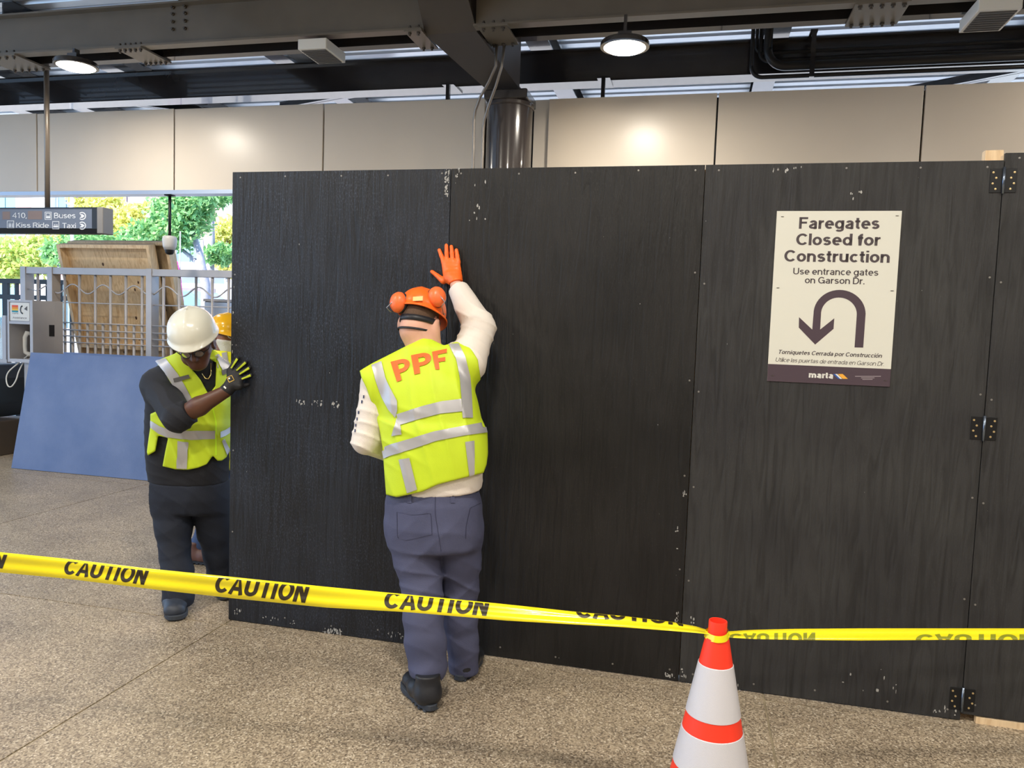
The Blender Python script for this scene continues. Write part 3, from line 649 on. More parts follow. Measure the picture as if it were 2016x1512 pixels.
# ---------------------------------------------------------------- slate plywood leaning at left
def lean_sheet(s0, w, nb, lean, h, label, m, z0=0.0, grp='sheets leaning in a stack'):
    r = empty('plywood_sheet', W(s0, nb, z0), RZ); tag(r, label, 'plywood sheet', grp)
    e = empty  # lean handled by the vertices
    hh = sqrt(h*h-lean*lean); ny = hh/h*.018; nz = -lean/h*.018
    vv = []
    for x in (0, w):
        vv += [(x, 0, 0), (x, lean, hh), (x, lean+ny, hh+nz), (x, ny, nz+.0)]
    mz = -min(q[2] for q in vv); vv = [(a, b, c+mz) for a, b, c in vv]
    mb = MB(); mb.add(vv, [(0,1,2,3),(7,6,5,4),(0,4,5,1),(1,5,6,2),(2,6,7,3),(3,7,4,0)]); mb.build('sheet', m, r)
    for k in range(5):
        for a, t in ((.04+(w-.08)*k/4, .02), (.04+(w-.08)*k/4, .97)):
            link('screw', scr2, None, r, (a, lean*t-.0005, hh*t+mz), (pi/2-math.asin(lean/h)*0, 0, 0))
    return r
lean_sheet(-7.02, 2.44, 6.58, .26, 1.255, 'slate grey plywood sheet leaning outermost of the stack by the help phone', MT['ply_blue'])
lean_sheet(-6.66, 2.44, 6.63, .28, 1.275, 'slate grey plywood sheet leaning hidden behind the outermost sheet of the stack', MT['ply_blue'])

# ---------------------------------------------------------------- stainless fence
fe = empty('security_fence', W(-8.0, 7.7, 0), RZ); tag(fe, 'stainless steel picket fence with wavy and straight rods behind the leaning sheets', 'fence')
o_ = -8.0
def L(s): return s-o_
def fpost(s, w=.075, d=.09):
    mb = MB(); mb.box(L(s), L(s)+w, -.04, d, 0, 2.22); mb.build('post', MT['stainless'], fe, bevel=.003)
for s in (-8.01, -7.62, -6.235, -4.55): fpost(s)
for a, b2 in ((-7.935, -7.62), (-7.545, -6.235), (-6.16, -4.55), (-4.475, -2.6)):
    mb = MB(); mb.box(L(a), L(b2), -.03, .05, 2.135, 2.215); mb.build('top_rail', MT['stainless'], fe, bevel=.003)
    mb = MB(); mb.box(L(a), L(b2), -.02, .03, .08, .12); mb.build('bottom_rail', MT['stainless'], fe)
mb = MB(); mb.tube([(0, 0, .12), (0, 0, 2.135)], .0155, 8); pk_me = mb.mesh('picket', True); pk_me.materials.append(MT['stainless'])
mb = MB(); mb.tube([(0, 0, .12), (0, 0, 1.56)], .0155, 8); pk2_me = mb.mesh('short_picket', True); pk2_me.materials.append(MT['stainless'])
runs = [[-7.79], [-7.40, -7.186, -6.963, -6.75, -6.538, -6.316], [-6.027, -5.817, -5.596, -5.384, -5.174, -4.96, -4.75], [-4.3, -4.08, -3.86, -3.64, -3.42, -3.2, -2.98]]
for R_ in runs:
    for s in R_: link('picket', pk_me, None, fe, (L(s), .0, 0))
    for a, b2 in zip(R_[:-1], R_[1:]): link('short_picket', pk2_me, None, fe, (L((a+b2)/2), .0, 0))
for a, b2 in ((-7.545, -6.235), (-6.16, -4.55), (-4.475, -2.6)):
    for z in (1.80, 1.56, 1.475, 1.40, 1.325, .5):
        mb = MB(); yy = .0 if z in (1.80, .5) else -.022
        mb.tube([(L(a), yy, z), (L(b2), yy, z)], .0085, 6); mb.build('rod', MT['stainless'], fe, smooth=True)
    pts = [(L(a)+(b2-a)*i/60, 0, 1.965+.055*sin(2*pi*((a+(b2-a)*i/60)-(-7.186))/.43+pi*.95)) for i in range(61)]
    mb = MB(); mb.tube(pts, .0085, 6); mb.build('wavy_rod', MT['stainless'], fe, smooth=True)
mb = MB(); mb.tube([(L(-7.935), 0, 1.95), (L(-7.8), 0, 1.93), (L(-7.62), 0, 2.02)], .0085, 6); mb.build('wavy_rod', MT['stainless'], fe, smooth=True)

# ---------------------------------------------------------------- help phone pedestal
pe = empty('help_phone', W(-7.52, 7.02, 0), RZ); tag(pe, 'stainless steel help phone pillar with white handset and assistance plate', 'phone')
PWd = .345
mb = MB(); mb.box(0, PWd, 0, .5, 1.12, 1.80); mb.box(.09, PWd, .02, .5, .03, 1.10)
# cabinet as frame with recess
mb = MB()
mb.box(0, PWd, .30, .42, 1.10, 1.80); mb.box(0, .025, 0, .30, 1.10, 1.80); mb.box(PWd-.04, PWd, 0, .30, 1.10, 1.80)
mb.box(.025, PWd-.04, 0, .30, 1.775, 1.80); mb.box(.025, PWd-.04, 0, .30, 1.53, 1.56); mb.box(.025, PWd-.04, .0, .30, 1.10, 1.14)
mb.box(.025, PWd-.04, .012, .03, 1.56, 1.775)
mb.build('cabinet', MT['stainless'], pe, bevel=.002)
mb = MB(); mb.box(.16, PWd-.02, .06, .40, 0, 1.10); mb.build('pillar', MT['stainless'], pe, bevel=.003)
mb = MB(); mb.box(.035, PWd-.05, .004, .012, 1.568, 1.768); mb.build('plate', MT['white'], pe)
for k, c_ in enumerate([(235, 90, 60), (245, 150, 50), (250, 200, 70), (50, 150, 170)]):
    flat_poly('logo_bar', [(.06, 1.72-.02*k), (.145, 1.72-.02*k), (.145, 1.74-.02*k), (.06, 1.74-.02*k)], .0035, mat('bar%d' % k, c_, .6), pe)
flat_text('lettering', 'marta', .065, 1.642, .08, .014, .0035, ink, pe)
flat_text('lettering', 'Assistance', .07, 1.59, .19, .022, .0035, ink, pe)
mb = MB(); mb.tube([(.205, 0, 1.735), (.185, 0, 1.72), (.178, 0, 1.69), (.187, 0, 1.66), (.21, 0, 1.648)], [.009, .006, .006, .006, .009], 8); o = mb.build('handset_symbol', MT['black'], pe); o.scale = (1, .12, 1)
flat_poly('sound_symbol', [(.225, 1.70), (.27, 1.735), (.27, 1.68)], .0035, MT['grille'], pe)
mb = MB(); mb.box(.06, PWd-.05, .24, .30, 1.17, 1.47); mb.build('phone_base', MT['white'], pe, bevel=.008)
mb = MB(); mb.tube([(.13, .19, 1.42), (.10, .16, 1.43), (.08, .15, 1.38), (.078, .15, 1.27), (.085, .15, 1.21), (.12, .17, 1.185), (.135, .19, 1.19)], [.024, .028, .022, .02, .022, .028, .024], 10); mb.build('handset', MT['white'], pe, smooth=True)
pts = [(.12, .16, 1.18), (.11, .05, 1.1), (.05, -.03, 1.0), (.03, -.05, .92), (.06, -.06, .84), (.10, -.05, .83), (.14, -.03, .90), (.15, .0, 1.0), (.14, .08, 1.10), (.14, .2, 1.16)]
pts = smooth_path(pts, 6); mb = MB(); mb.tube(pts, .007, 8); mb.build('cord', MT['white'], pe, smooth=True)
mb = MB(); mb.box(PWd-.002, PWd+.006, .22, .29, 1.40, 1.53); mb.build('socket', MT['black'], pe)

# fare equipment at the far left
fb = empty('fare_cabinet', W(-8.66, 6.9, 0), RZ); tag(fb, 'dark grey fare cabinet with glass leaf and yellow sticker left of the help phone', 'cabinet')
mb = MB(); mb.box(0, .93, .05, .7, .0, .40); mb.build('plinth', mat('plinth_brown', (86, 76, 66), .5, var=.1), fb, bevel=.01)
mb = MB(); mb.prism([(.0, .44), (.86, .44), (.98, .62), (.98, .9), (.9, 1.06), (0, 1.06)], .1, .6, 1); mb.build('body', mat('cabinet_slate', (52, 62, 72), .4), fb, bevel=.02)
mb = MB(); mb.box(.0, 1.04, .2, .26, 1.08, 1.12); mb.box(.98, 1.03, .2, .26, 1.12, 1.62); mb.build('leaf_frame', MT['stainless'], fb)
mb = MB(); mb.box(.0, .98, .22, .235, 1.12, 1.60); mb.build('glass_leaf', mat('leaf_glass', (190, 205, 210), .08, trans=.85), fb)
mb = MB(); mb.box(.80, .93, .212, .219, 1.36, 1.60); mb.build('sticker', mat('sticker_yellow', (240, 205, 70), .5), fb)

# ---------------------------------------------------------------- framed panels leaning behind the fence
def framed(s0, w, nt, nb, h, label, z0=0, face_m='wood'):
    r = empty('framed_panel', W(s0, nb, z0), RZ); tag(r, label, 'plywood panel', 'framed panels behind the fence')
    ang = math.asin((nb-nt)/h)
    inner_e = []
    def part(nm, x0, x1, y0, y1, za, zb, m):
        mb = MB(); mb.box(x0, x1, y0, y1, za, zb)
        c, s = cos(ang), sin(ang)
        mb.v = [(x, y*c-z*s, y*s+z*c) for x, y, z in mb.v]
        return mb.build(nm, m, r)
    part('sheet', 0, w, .10, .118, 0, h, MT[face_m])
    part('sheet_face', 0, w, .118, .1195, 0, h, MT['ply'])
    part('stud', 0, .04, 0, .10, 0, h-.04, MT['wood_pale']); part('stud', w-.04, w, 0, .10, 0, h-.04, MT['wood_pale'])
    part('rail', 0, w, 0, .10, h-.04, h, MT['wood_pale']); part('rail', .04, w-.04, 0, .10, 0, .04, MT['wood_pale']); part('rail', .04, w-.04, .0, .10, h*.5, h*.5+.04, MT['wood_pale'])
    km = mat('knot', (88, 58, 36), .7)
    rr = random.Random(int(w*1000)+int(h*100))
    for q in range(16):
        x = rr.uniform(.1, w-.1); z = rr.uniform(.9, h-.1); a = rr.uniform(.008, .016)
        c, s = cos(ang), sin(ang); vs2 = []
        for t in np.linspace(0, 2*pi, 9)[:-1]:
            X, Y_, Z = x+a*cos(t), .0992, z+1.5*a*sin(t); vs2.append((X, Y_*c-Z*s, Y_*s+Z*c))
        link('knot', mkmesh('knot', vs2, [tuple(range(8))[::-1]]), km, r)
    return r
framed(-7.60, 1.30, 7.78, 8.42, 2.58, 'pale plywood panel with timber frame leaning on the fence, nearest the fence pickets')
framed(-7.58, 1.42, 7.93, 8.60, 2.64, 'dark edged framed plywood panel leaning behind the pale one at the fence', face_m='wood')
sb = empty('steel_cabinet', W(-5.95, 8.35, 0), RZ); tag(sb, 'brushed steel cabinet standing behind the picket fence near the yellow helmet', 'cabinet')
mb = MB(); mb.box(0, 2.4, 0, .6, 0, 1.88); mb.build('body', mat('satin_steel', (176, 170, 168), .28, metal=.8), sb, bevel=.01)
mb = MB(); mb.box(-.01, 2.41, -.01, .61, 1.88, 1.91); mb.build('lid', MT['stainless'], sb)

# ---------------------------------------------------------------- hanging direction sign
hs = empty('direction_sign', W(-7.7, 6.44, 2.466), RZ); tag(hs, 'grey hanging direction sign for buses, kiss ride and taxi on a ceiling pole', 'sign')
sg = mat('sign_grey', (104, 112, 128), .45); sgw = mat('sign_white', (225, 228, 232), .5); sgb = mat('sign_patch', (128, 112, 108), .6)
HW = 7.7-5.80
mb = MB(); mb.box(0, HW-.06, 0, .13, .045, .245); mb.build('face', sg, hs)
mb = MB(); mb.prism([(-.003, .048), (.03, .0), (.12, .0), (.133, .048)], 0, HW, 0); mb.box(0, HW, -.003, .133, .242, .255); mb.box(HW-.06, HW, -.003, .133, .045, .245); mb.build('frame', MT['black'], hs)
mb = MB(); mb.box(HW, HW+.07, -.006, .136, -.002, .257); mb.build('end_cap', mat('cap_grey', (128, 124, 120), .5), hs, bevel=.006)
def H2(cx, cy): p = SNZ(JN(cx/8.4, 370+cy/8.4, 6.435)); return p[0]+7.7, p[2]-2.466
def htext(t, x0, x1, yb, hp):
    a = H2(x0, yb); b = H2(x1, yb); flat_text('lettering', t, a[0], (a[1]+b[1])/2, b[0]-a[0], hp/8.4*.0046, -.0015, sgw, hs, .0)
htext('410,', 195, 435, 497, 98); htext('Buses', 890, 1245, 500, 98); htext('Kiss Ride', 262, 805, 657, 92); htext('Taxi', 1025, 1250, 664, 92)
def hrect(x0, y0, x1, y1, m, y=-.0012, nm='symbol'): flat_poly(nm, [H2(x0, y1), H2(x1, y1), H2(x1, y0), H2(x0, y0)], y, m, hs)
hrect(35, 390, 160, 520, sgb, nm='patch'); hrect(455, 380, 690, 520, sgb, nm='patch')
for (x0, y0, x1, y1) in ((735, 395, 847, 525), (110, 540, 226, 668), (860, 550, 973, 680)):
    hrect(x0, y0, x1, y1, sgw, -.0012, 'pictogram'); hrect(x0+9, y0+9, x1-9, y1-9, sg, -.0016, 'pictogram')
hrect(755, 415, 830, 465, sgw, -.002, 'pictogram'); hrect(764, 424, 821, 458, sg, -.0024, 'pictogram'); hrect(755, 470, 830, 500, sgw, -.002, 'pictogram')
hrect(878, 625, 958, 650, sgw, -.002, 'pictogram'); hrect(890, 598, 946, 622, sgw, -.002, 'pictogram'); hrect(898, 603, 938, 618, sg, -.0024, 'pictogram')
for xx in (140, 165, 198): hrect(xx, 595, xx+16, 650, sgw, -.002, 'pictogram'); hrect(xx+2, 577, xx+14, 590, sgw, -.002, 'pictogram')
for cy_ in (463, 622):
    ring = []
    for t in np.linspace(-2.3, 2.3, 21): ring.append((1352+66*cos(t), cy_+66*sin(t)))
    for t in np.linspace(2.3, -2.3, 21): ring.append((1352+50*cos(t), cy_+50*sin(t)))
    flat_poly('arrow', [H2(*q) for q in ring], -.0014, sgw, hs)
    flat_poly('arrow', [H2(1310, cy_-30), H2(1360, cy_-30), H2(1395, cy_), H2(1360, cy_+30), H2(1310, cy_+30), H2(1345, cy_)][::-1], -.0014, sgw, hs)
    flat_poly('arrow', [H2(1300, cy_-14), H2(1345, cy_-14), H2(1345, cy_+14), H2(1300, cy_+14)][::-1], -.0013, sg, hs)
mb = MB(); mb.tube([(7.7-6.455, .065, .25), (7.7-6.455, .065, 4.42-2.466)], .025, 14); mb.build('pole', mat('pole_steel', (128, 118, 108), .35, metal=.4), hs, smooth=True)
mb = MB(); mb.tube([(7.7-6.455, .065, 1.66), (7.7-6.455, .065, 1.94)], .038, 14); mb.box(7.7-6.53, 7.7-6.38, 0, .13, 1.93, 1.945); mb.build('pole_sleeve', MT['steel_black'], hs)

# dome camera
dc = empty('dome_camera', W(-5.605, 7.255, 2.335), RZ); tag(dc, 'white dome security camera on a black drop pole above the fence', 'camera')
mb = MB(); mb.tube([(0, 0, .2), (0, 0, .646)], .016, 10); mb.box(-.04, .04, -.04, .04, .636, .646); mb.build('drop_pole', MT['black'], dc, smooth=True)
mb = MB(); mb.lathe([(0, .21), (.05, .21), (.07, .20), (.075, .17), (.07, .10), (.055, .06), (0, .06)], 24, cap=False); mb.build('housing', mat('cam_white', (205, 206, 208), .4), dc, smooth=True)
mb = MB(); mb.lathe([(.05, .065), (.045, .03), (.03, .012), (0, .006)], 20, cap=False); mb.build('lens_dome', MT['black'], dc, smooth=True)

# ---------------------------------------------------------------- outside: railing, trees, buildings, street
ra = empty('black_railing', W(-13.5, 9.6, 0), RZ); tag(ra, 'black metal railing with square posts beyond the help phone', 'railing')
for z in (2.10, 1.86, .3):
    mb = MB(); mb.box(0, 5.0, -.03, .03, z, z+.07); mb.build('rail', MT['black'], ra)
for k in range(25):
    mb = MB(); w = .05 if k % 4 == 0 else .018; mb.box(k*.2-w, k*.2+w, -.025, .025, 0, 2.12); mb.build('baluster', MT['black'], ra)
pb = empty('timber_planter', W(-7.25, 10.6, 0), RZ); tag(pb, 'brown timber planter wall of stacked boards beyond the fence', 'planter')
for k in range(8):
    mb = MB(); mb.box(0, 3.4, 0, .5, -.02+k*.245, .22+k*.245); mb.build('board', mat('planter_brown', (120, 104, 92), .7, var=.2, vscale=5), pb, bevel=.01)

def leaf_material(name, a, b_):
    m, n, l, bs = base(name)
    g = n.new('ShaderNodeNewGeometry'); r = ramp(n, [(0, srgb(*a)), (1, srgb(*b_))]); l.new(g.outputs['Random Per Island'], r.inputs[0])
    l.new(r.outputs[0], bs.inputs['Base Color']); bs.inputs['Roughness'].default_value = .6
    tr = n.new('ShaderNodeBsdfTranslucent'); l.new(r.outputs[0], tr.inputs['Color'])
    mx = n.new('ShaderNodeMixShader'); mx.inputs[0].default_value = .4; out = n['Material Output']
    l.new(bs.outputs[0], mx.inputs[1]); l.new(tr.outputs[0], mx.inputs[2]); l.new(mx.outputs[0], out.inputs['Surface'])
    return m
LG = leaf_material('leaf_green', (110, 170, 116), (170, 208, 136)); LY = leaf_material('leaf_yellow', (208, 216, 126), (244, 234, 150)); LM = leaf_material('leaf_mixed', (168, 200, 116), (234, 230, 146))
bark = mat('bark_grey', (150, 148, 158), .8, var=.2, vscale=10)
def tree(s, n, blobs, nleaf, lsize, lm, label, trunks, seed):
    rr = np.random.RandomState(seed); r = empty('tree', W(s, n, 0), RZ); tag(r, label, 'tree', 'trees beyond the fence')
    mb = MB()
    for t in trunks: mb.tube(t[0], t[1], 8)
    mb.build('trunk', bark, r, smooth=True)
    V = []; Fc = []
    vol = np.array([b[3]*b[4]*b[5] for b in blobs]); pr = vol/vol.sum()
    # clumps then leaves in clumps
    ncl = max(10, nleaf//28)
    for _ in range(ncl):
        b = blobs[rr.choice(len(blobs), p=pr)]
        d = rr.normal(size=3); d /= np.linalg.norm(d); rad = rr.uniform(.25, 1)**.5
        c = np.array(b[:3])+d*np.array(b[3:6])*rad
        for _ in range(28):
            p = c+rr.normal(size=3)*.16*min(b[3], 1.6); q = rr.normal(size=3); q /= np.linalg.norm(q); w = np.cross(q, rr.normal(size=3)); w /= np.linalg.norm(w)
            sz = lsize*rr.uniform(.6, 1.3); k = len(V)
            V += [p-q*sz, p+w*sz*.45, p+q*sz, p-w*sz*.45]; Fc.append((k, k+1, k+2, k+3))
    o = link('foliage', mkmesh('foliage', V, Fc), lm, r); o['kind'] = 'stuff'
    return r
def at(x, y, n): p = SNZ(JN(x, y, n)); return p
def btree(xpx, n, blobs_px, nleaf, ls, lm, label, seed, trunk_px=None):
    s = at(xpx, 600, n)[0]
    bl = []
    for (x, y, rx, ry) in blobs_px:
        p = at(x, y, n); k = n/FPX*1.05; bl.append((p[0]-s, 0, p[2], rx*k, max(rx, ry)*k*.8, ry*k))
    tr = []
    for t in (trunk_px or [[(xpx, 700), (xpx, blobs_px[0][1])]]):
        pp = [at(x, y, n) for x, y in t]; pts = [(p[0]-s, 0.02*i, p[2]) for i, p in enumerate(pp)]
        pts = [(pts[0][0], 0, 0)]+pts; tr.append((pts, list(np.linspace(.14, .04, len(pts)))))
    return tree(s, n, bl, nleaf, ls, lm, label, tr, seed)
btree(398, 17, [(350, 440, 62, 50), (300, 470, 45, 35), (385, 400, 40, 40), (340, 395, 45, 30)], 7000, .085, LG, 'leafy green tree with a pale forked trunk beyond the fence', 1,
      [[(405, 560), (392, 500), (375, 450), (355, 420)], [(405, 560), (385, 515), (355, 490)]])
btree(416, 19, [(415, 395, 28, 26), (440, 385, 22, 16), (425, 500, 26, 22), (445, 505, 22, 22)], 3000, .08, LG, 'slender grey-stemmed tree beside the forked green tree', 2, [[(412, 600), (416, 480), (415, 400), (412, 380)], [(410, 600), (399, 520), (396, 470)]])
btree(240, 22, [(238, 440, 42, 40), (265, 450, 30, 40), (205, 400, 36, 20), (285, 410, 22, 14)], 5000, .10, LY, 'yellow-green tree showing beside the hanging sign end', 3)
btree(60, 21, [(30, 490, 55, 28), (80, 500, 50, 40), (20, 530, 50, 26), (105, 480, 30, 20)], 6000, .10, LM, 'yellowish tree spreading below the hanging direction sign', 4)
btree(115, 19, [(112, 500, 32, 26), (160, 470, 50, 16), (220, 470, 50, 14)], 2600, .09, LG, 'small green tree between the yellowish trees', 5)
btree(447, 24, [(446, 470, 26, 44), (450, 520, 22, 30)], 3200, .10, LY, 'yellow leaved tree behind the slender grey tree', 6)
btree(165, 26, [(165, 395, 32, 18), (185, 415, 30, 14)], 1800, .11, LY, 'yellow tree crown in front of the brick building', 7)

# building facade: piers, windows and panes
bd = empty('brick_building', W(-40, 34, 0), RZ); tag(bd, 'pale pink brick building with tall glazed bays behind the trees', 'building')
def bx(x, n=34): return at(x, 420, n)[0]+40
pink = mat('brick_pink', (206, 168, 164), .8, var=.06, vscale=2); whit = mat('trim_white', (226, 226, 230), .7); gl = mat('bay_glass', (120, 158, 176), .12, spec=.8); dk = mat('recess_grey', (128, 122, 132), .7)
mb = MB(); mb.box(-6, 34, .6, 8, 0, 15); mb.build('wall', pink, bd)
def pier(x0, x1, m, y0=0): mb = MB(); mb.box(bx(x0), bx(x1), y0, .6, 0, 15); mb.build('pier', m, bd)
for x0, x1, m in ((31, 62, pink), (62, 86, whit), (86, 96, whit), (136, 150, whit), (187, 196, whit), (196, 216, pink), (256, 264, whit), (264, 330, pink), (395, 440, pink), (440, 462, whit)): pier(x0, x1, m)
def window(x0, x1, z0, z1, m):
    a, b = bx(x0), bx(x1)
    mb = MB(); mb.box(a, b, .45, .6, z0-.12, z0); mb.box(a, b, .45, .6, z1, z1+.12); mb.box(a, a+.1, .45, .6, z0, z1); mb.box(b-.1, b, .45, .6, z0, z1); w = mb.build('window', whit, bd)
    k = 2 if b-a < 2.6 else 3
    for i in range(k):
        mb = MB(); mb.box(a+.1+(b-a-.2)*i/k+.03, a+.1+(b-a-.2)*(i+1)/k-.03, .5, .58, z0, z1); mb.build('pane', m, w)
for z0, z1 in ((.8, 3.4), (4.2, 6.2), (6.5, 9.2), (10, 12.6)):
    for x0, x1, m in ((-40, 30, gl), (97, 135, gl), (151, 186, dk), (218, 255, dk), (332, 393, gl)): window(x0, x1, z0, z1, m)
mb = MB(); mb.box(bx(218), bx(262), -.5, .6, 6.9, 7.05); mb.build('canopy', whit, bd)
lb = empty('low_building', W(at(330, 540, 27)[0], 27, 0), RZ); tag(lb, 'low white building with a dark shopfront under the forked tree', 'building')
mb = MB(); mb.box(0, 2.6, 0, 3, 0, 3.6); mb.build('wall', whit, lb); mb = MB(); mb.box(-.2, 2.8, -.5, 3, 3.6, 3.9); mb.build('roof', mat('roof_grey', (190, 186, 190), .8), lb)
mb = MB(); mb.box(.4, 2.2, -.04, .02, 1.6, 2.9); w = mb.build('window', dk, lb)
lp = empty('street_lamp', W(at(142, 450, 14)[0], 14, 0), RZ); tag(lp, 'white street lamp post with a pinkish cross arm beyond the fence', 'lamp post')
zt = at(142, 386, 14)[2]
mb = MB(); mb.tube([(0, 0, 0), (0, 0, zt+1.2)], .035, 10); mb.build('post', whit, lp, smooth=True)
mb = MB(); mb.tube([(-.30, 0, zt+.02), (-.1, 0, zt), (.1, 0, zt), (.14, 0, zt-.02)], [.05, .02, .02, .03], 8); mb.build('cross_arm', mat('arm_pink', (232, 176, 186), .5), lp, smooth=True)
bn = empty('street_banner', W(at(350, 540, 15)[0], 15, 0), RZ); tag(bn, 'bright pink banner on a thin pole beyond the fence', 'banner')
mb = MB(); mb.tube([(0.06, 0, 0), (.06, 0, 3.6)], .014, 8); mb.build('pole', bark, bn, smooth=True)
zb = at(350, 515, 15)[2]
vv = []; ff = []
for i in range(9):
    t = i/8
    for j in range(5):
        u = j/4; vv.append((-.05+(.13+.16*t*t)*(u-.3)+.02*sin(6*t), .05*sin(5*u+4*t), zb-.9*t))
ff = [(i*5+j, i*5+j+1, (i+1)*5+j+1, (i+1)*5+j) for i in range(8) for j in range(4)]
fo = link('cloth', mkmesh('cloth', vv, ff, True), mat('banner_pink', (240, 60, 160), .6), bn); sm = fo.modifiers.new('t', 'SOLIDIFY'); sm.thickness = .006
car = empty('parked_car', W(at(372, 585, 20)[0]-1.6, 20, 1.1), RZ); tag(car, 'blue parked car seen between the fence pickets', 'car')
cb = mat('car_blue', (92, 124, 176), .25, coat=.5)
mb = MB(); mb.prism([(0, .25), (3.9, .25), (3.95, .6), (3.7, .78), (2.9, .85), (.3, .86), (0, .7)], -.8, .8, 1); mb.build('body', cb, car, bevel=.05)
mb = MB(); mb.prism([(.4, .85), (.8, 1.35), (2.1, 1.38), (2.8, .85)], -.72, .72, 1); mb.build('cabin', mat('car_glass', (110, 140, 160), .1), car, bevel=.05)
for x in (.75, 3.1):
    for y in (-.8, .62):
        mb = MB(); mb.tube([(x, y, .3), (x, y+.18, .3)], .3, 18); mb.build('wheel', MT['black'], car)
bank = MB(); bank.box(-34, 6, 18.2, 26, -.02, 1.1); tag(bank.build('raised_street', mat('street_grey', (160, 158, 160), .85, var=.1), None, rot=(0, 0, RZ)), kind='structure', label='raised street beyond the station fence')

# ---------------------------------------------------------------- people: implicit-surface toolkit
def A3(p): return np.asarray(p, dtype=np.float64)
def smin(a, b, k):
    h = np.clip(.5+.5*(b-a)/k, 0, 1); return b+(a-b)*h-k*h*(1-h)
def smax(a, b, k): return -smin(-a, -b, k)
def cap(P, a, b, ra, rb=None):
    a = A3(a); b = A3(b); rb = ra if rb is None else rb
    ba = b-a; pa = P-a; t = np.clip(pa@ba/(ba@ba+1e-12), 0, 1)
    return np.linalg.norm(pa-t[:, None]*ba, axis=1)-(ra+(rb-ra)*t)
def chain(P, pts, rad, k=.02):
    d = None
    for i in range(len(pts)-1):
        e = cap(P, pts[i], pts[i+1], rad[i], rad[i+1]); d = e if d is None else smin(d, e, k)
    return d
def ell(P, c, r, B=None):
    q = P-A3(c)
    if B is not None: q = q@B.T
    r = A3(r); k0 = np.linalg.norm(q/r, axis=1); k1 = np.linalg.norm(q/(r*r), axis=1)+1e-9
    return k0*(k0-1)/k1
def loft(P, secs, ax, ay, p=2.4, dense=24):
    """stack of super-ellipses; secs (centre, rx, ry); ax, ay horizontal axes"""
    C = np.array([s[0] for s in secs]); o = np.argsort(C[:, 2]); C = C[o]; RX = np.array([s[1] for s in secs])[o]; RY = np.array([s[2] for s in secs])[o]
    z = np.clip(P[:, 2], C[0, 2], C[-1, 2])
    t = C[:, 2]
    def si(v):  # smooth (Catmull-like) interpolation
        zz = np.linspace(t[0], t[-1], 60); a = np.interp(zz, t, v); ker = np.ones(7)/7; b = np.convolve(np.pad(a, 3, mode='edge'), ker, 'valid'); return np.interp(z, zz, b)
    cx, cy, rx, ry = si(C[:, 0]), si(C[:, 1]), si(RX), si(RY)
    dx = P[:, 0]-cx; dy = P[:, 1]-cy
    u = np.abs(dx*ax[0]+dy*ax[1])/rx; v = np.abs(dx*ay[0]+dy*ay[1])/ry
    d = ((u**p+v**p)**(1/p)-1)*np.minimum(rx, ry)
    return smax(d, np.maximum(P[:, 2]-t[-1], t[0]-P[:, 2]), .03)
def poly_px(P, poly):
    """signed distance (m) to a prism through a photo outline"""
    uv, w = project(P); pl_ = np.array(poly, float); n = len(pl_)
    d = np.full(len(P), 1e18); s = np.ones(len(P))
    for i in range(n):
        a = pl_[i]; b = pl_[i-1]; e = b-a; q = uv-a
        t = np.clip((q@e)/(e@e), 0, 1); c = q-t[:, None]*e; d = np.minimum(d, (c*c).sum(1))
        c1 = uv[:, 1] >= a[1]; c2 = uv[:, 1] < b[1]; c3 = e[0]*q[:, 1] > e[1]*q[:, 0]
        al = c1 & c2 & c3; no_ = ~c1 & ~c2 & ~c3; s = np.where(al | no_, -s, s)
    return s*np.sqrt(d)*w/FPX
_rs = np.random.RandomState(11)
_WD = _rs.normal(size=(40, 3)); _WD /= np.linalg.norm(_WD, axis=1)[:, None]; _WP = _rs.uniform(0, 6.28, 40)
def wob(P, f, seed, n=5):
    r = 0
    for i in range(n):
        k = (seed*5+i) % 40; r = r+np.sin((P@_WD[k])*f*(.7+.15*i)+_WP[k])
    return r/n
def folds(P, d, f, amp, seed, mask=None):
    """directional cloth creases along normal to d"""
    ph = (P@A3(d))*f+3.6*wob(P, f*.24, seed)
    w = amp*(1-np.abs(np.sin(ph)))**2
    return w*mask if mask is not None else w
def blob(P, c, r): return np.exp(-((P-A3(c))**2).sum(1)/(r*r))

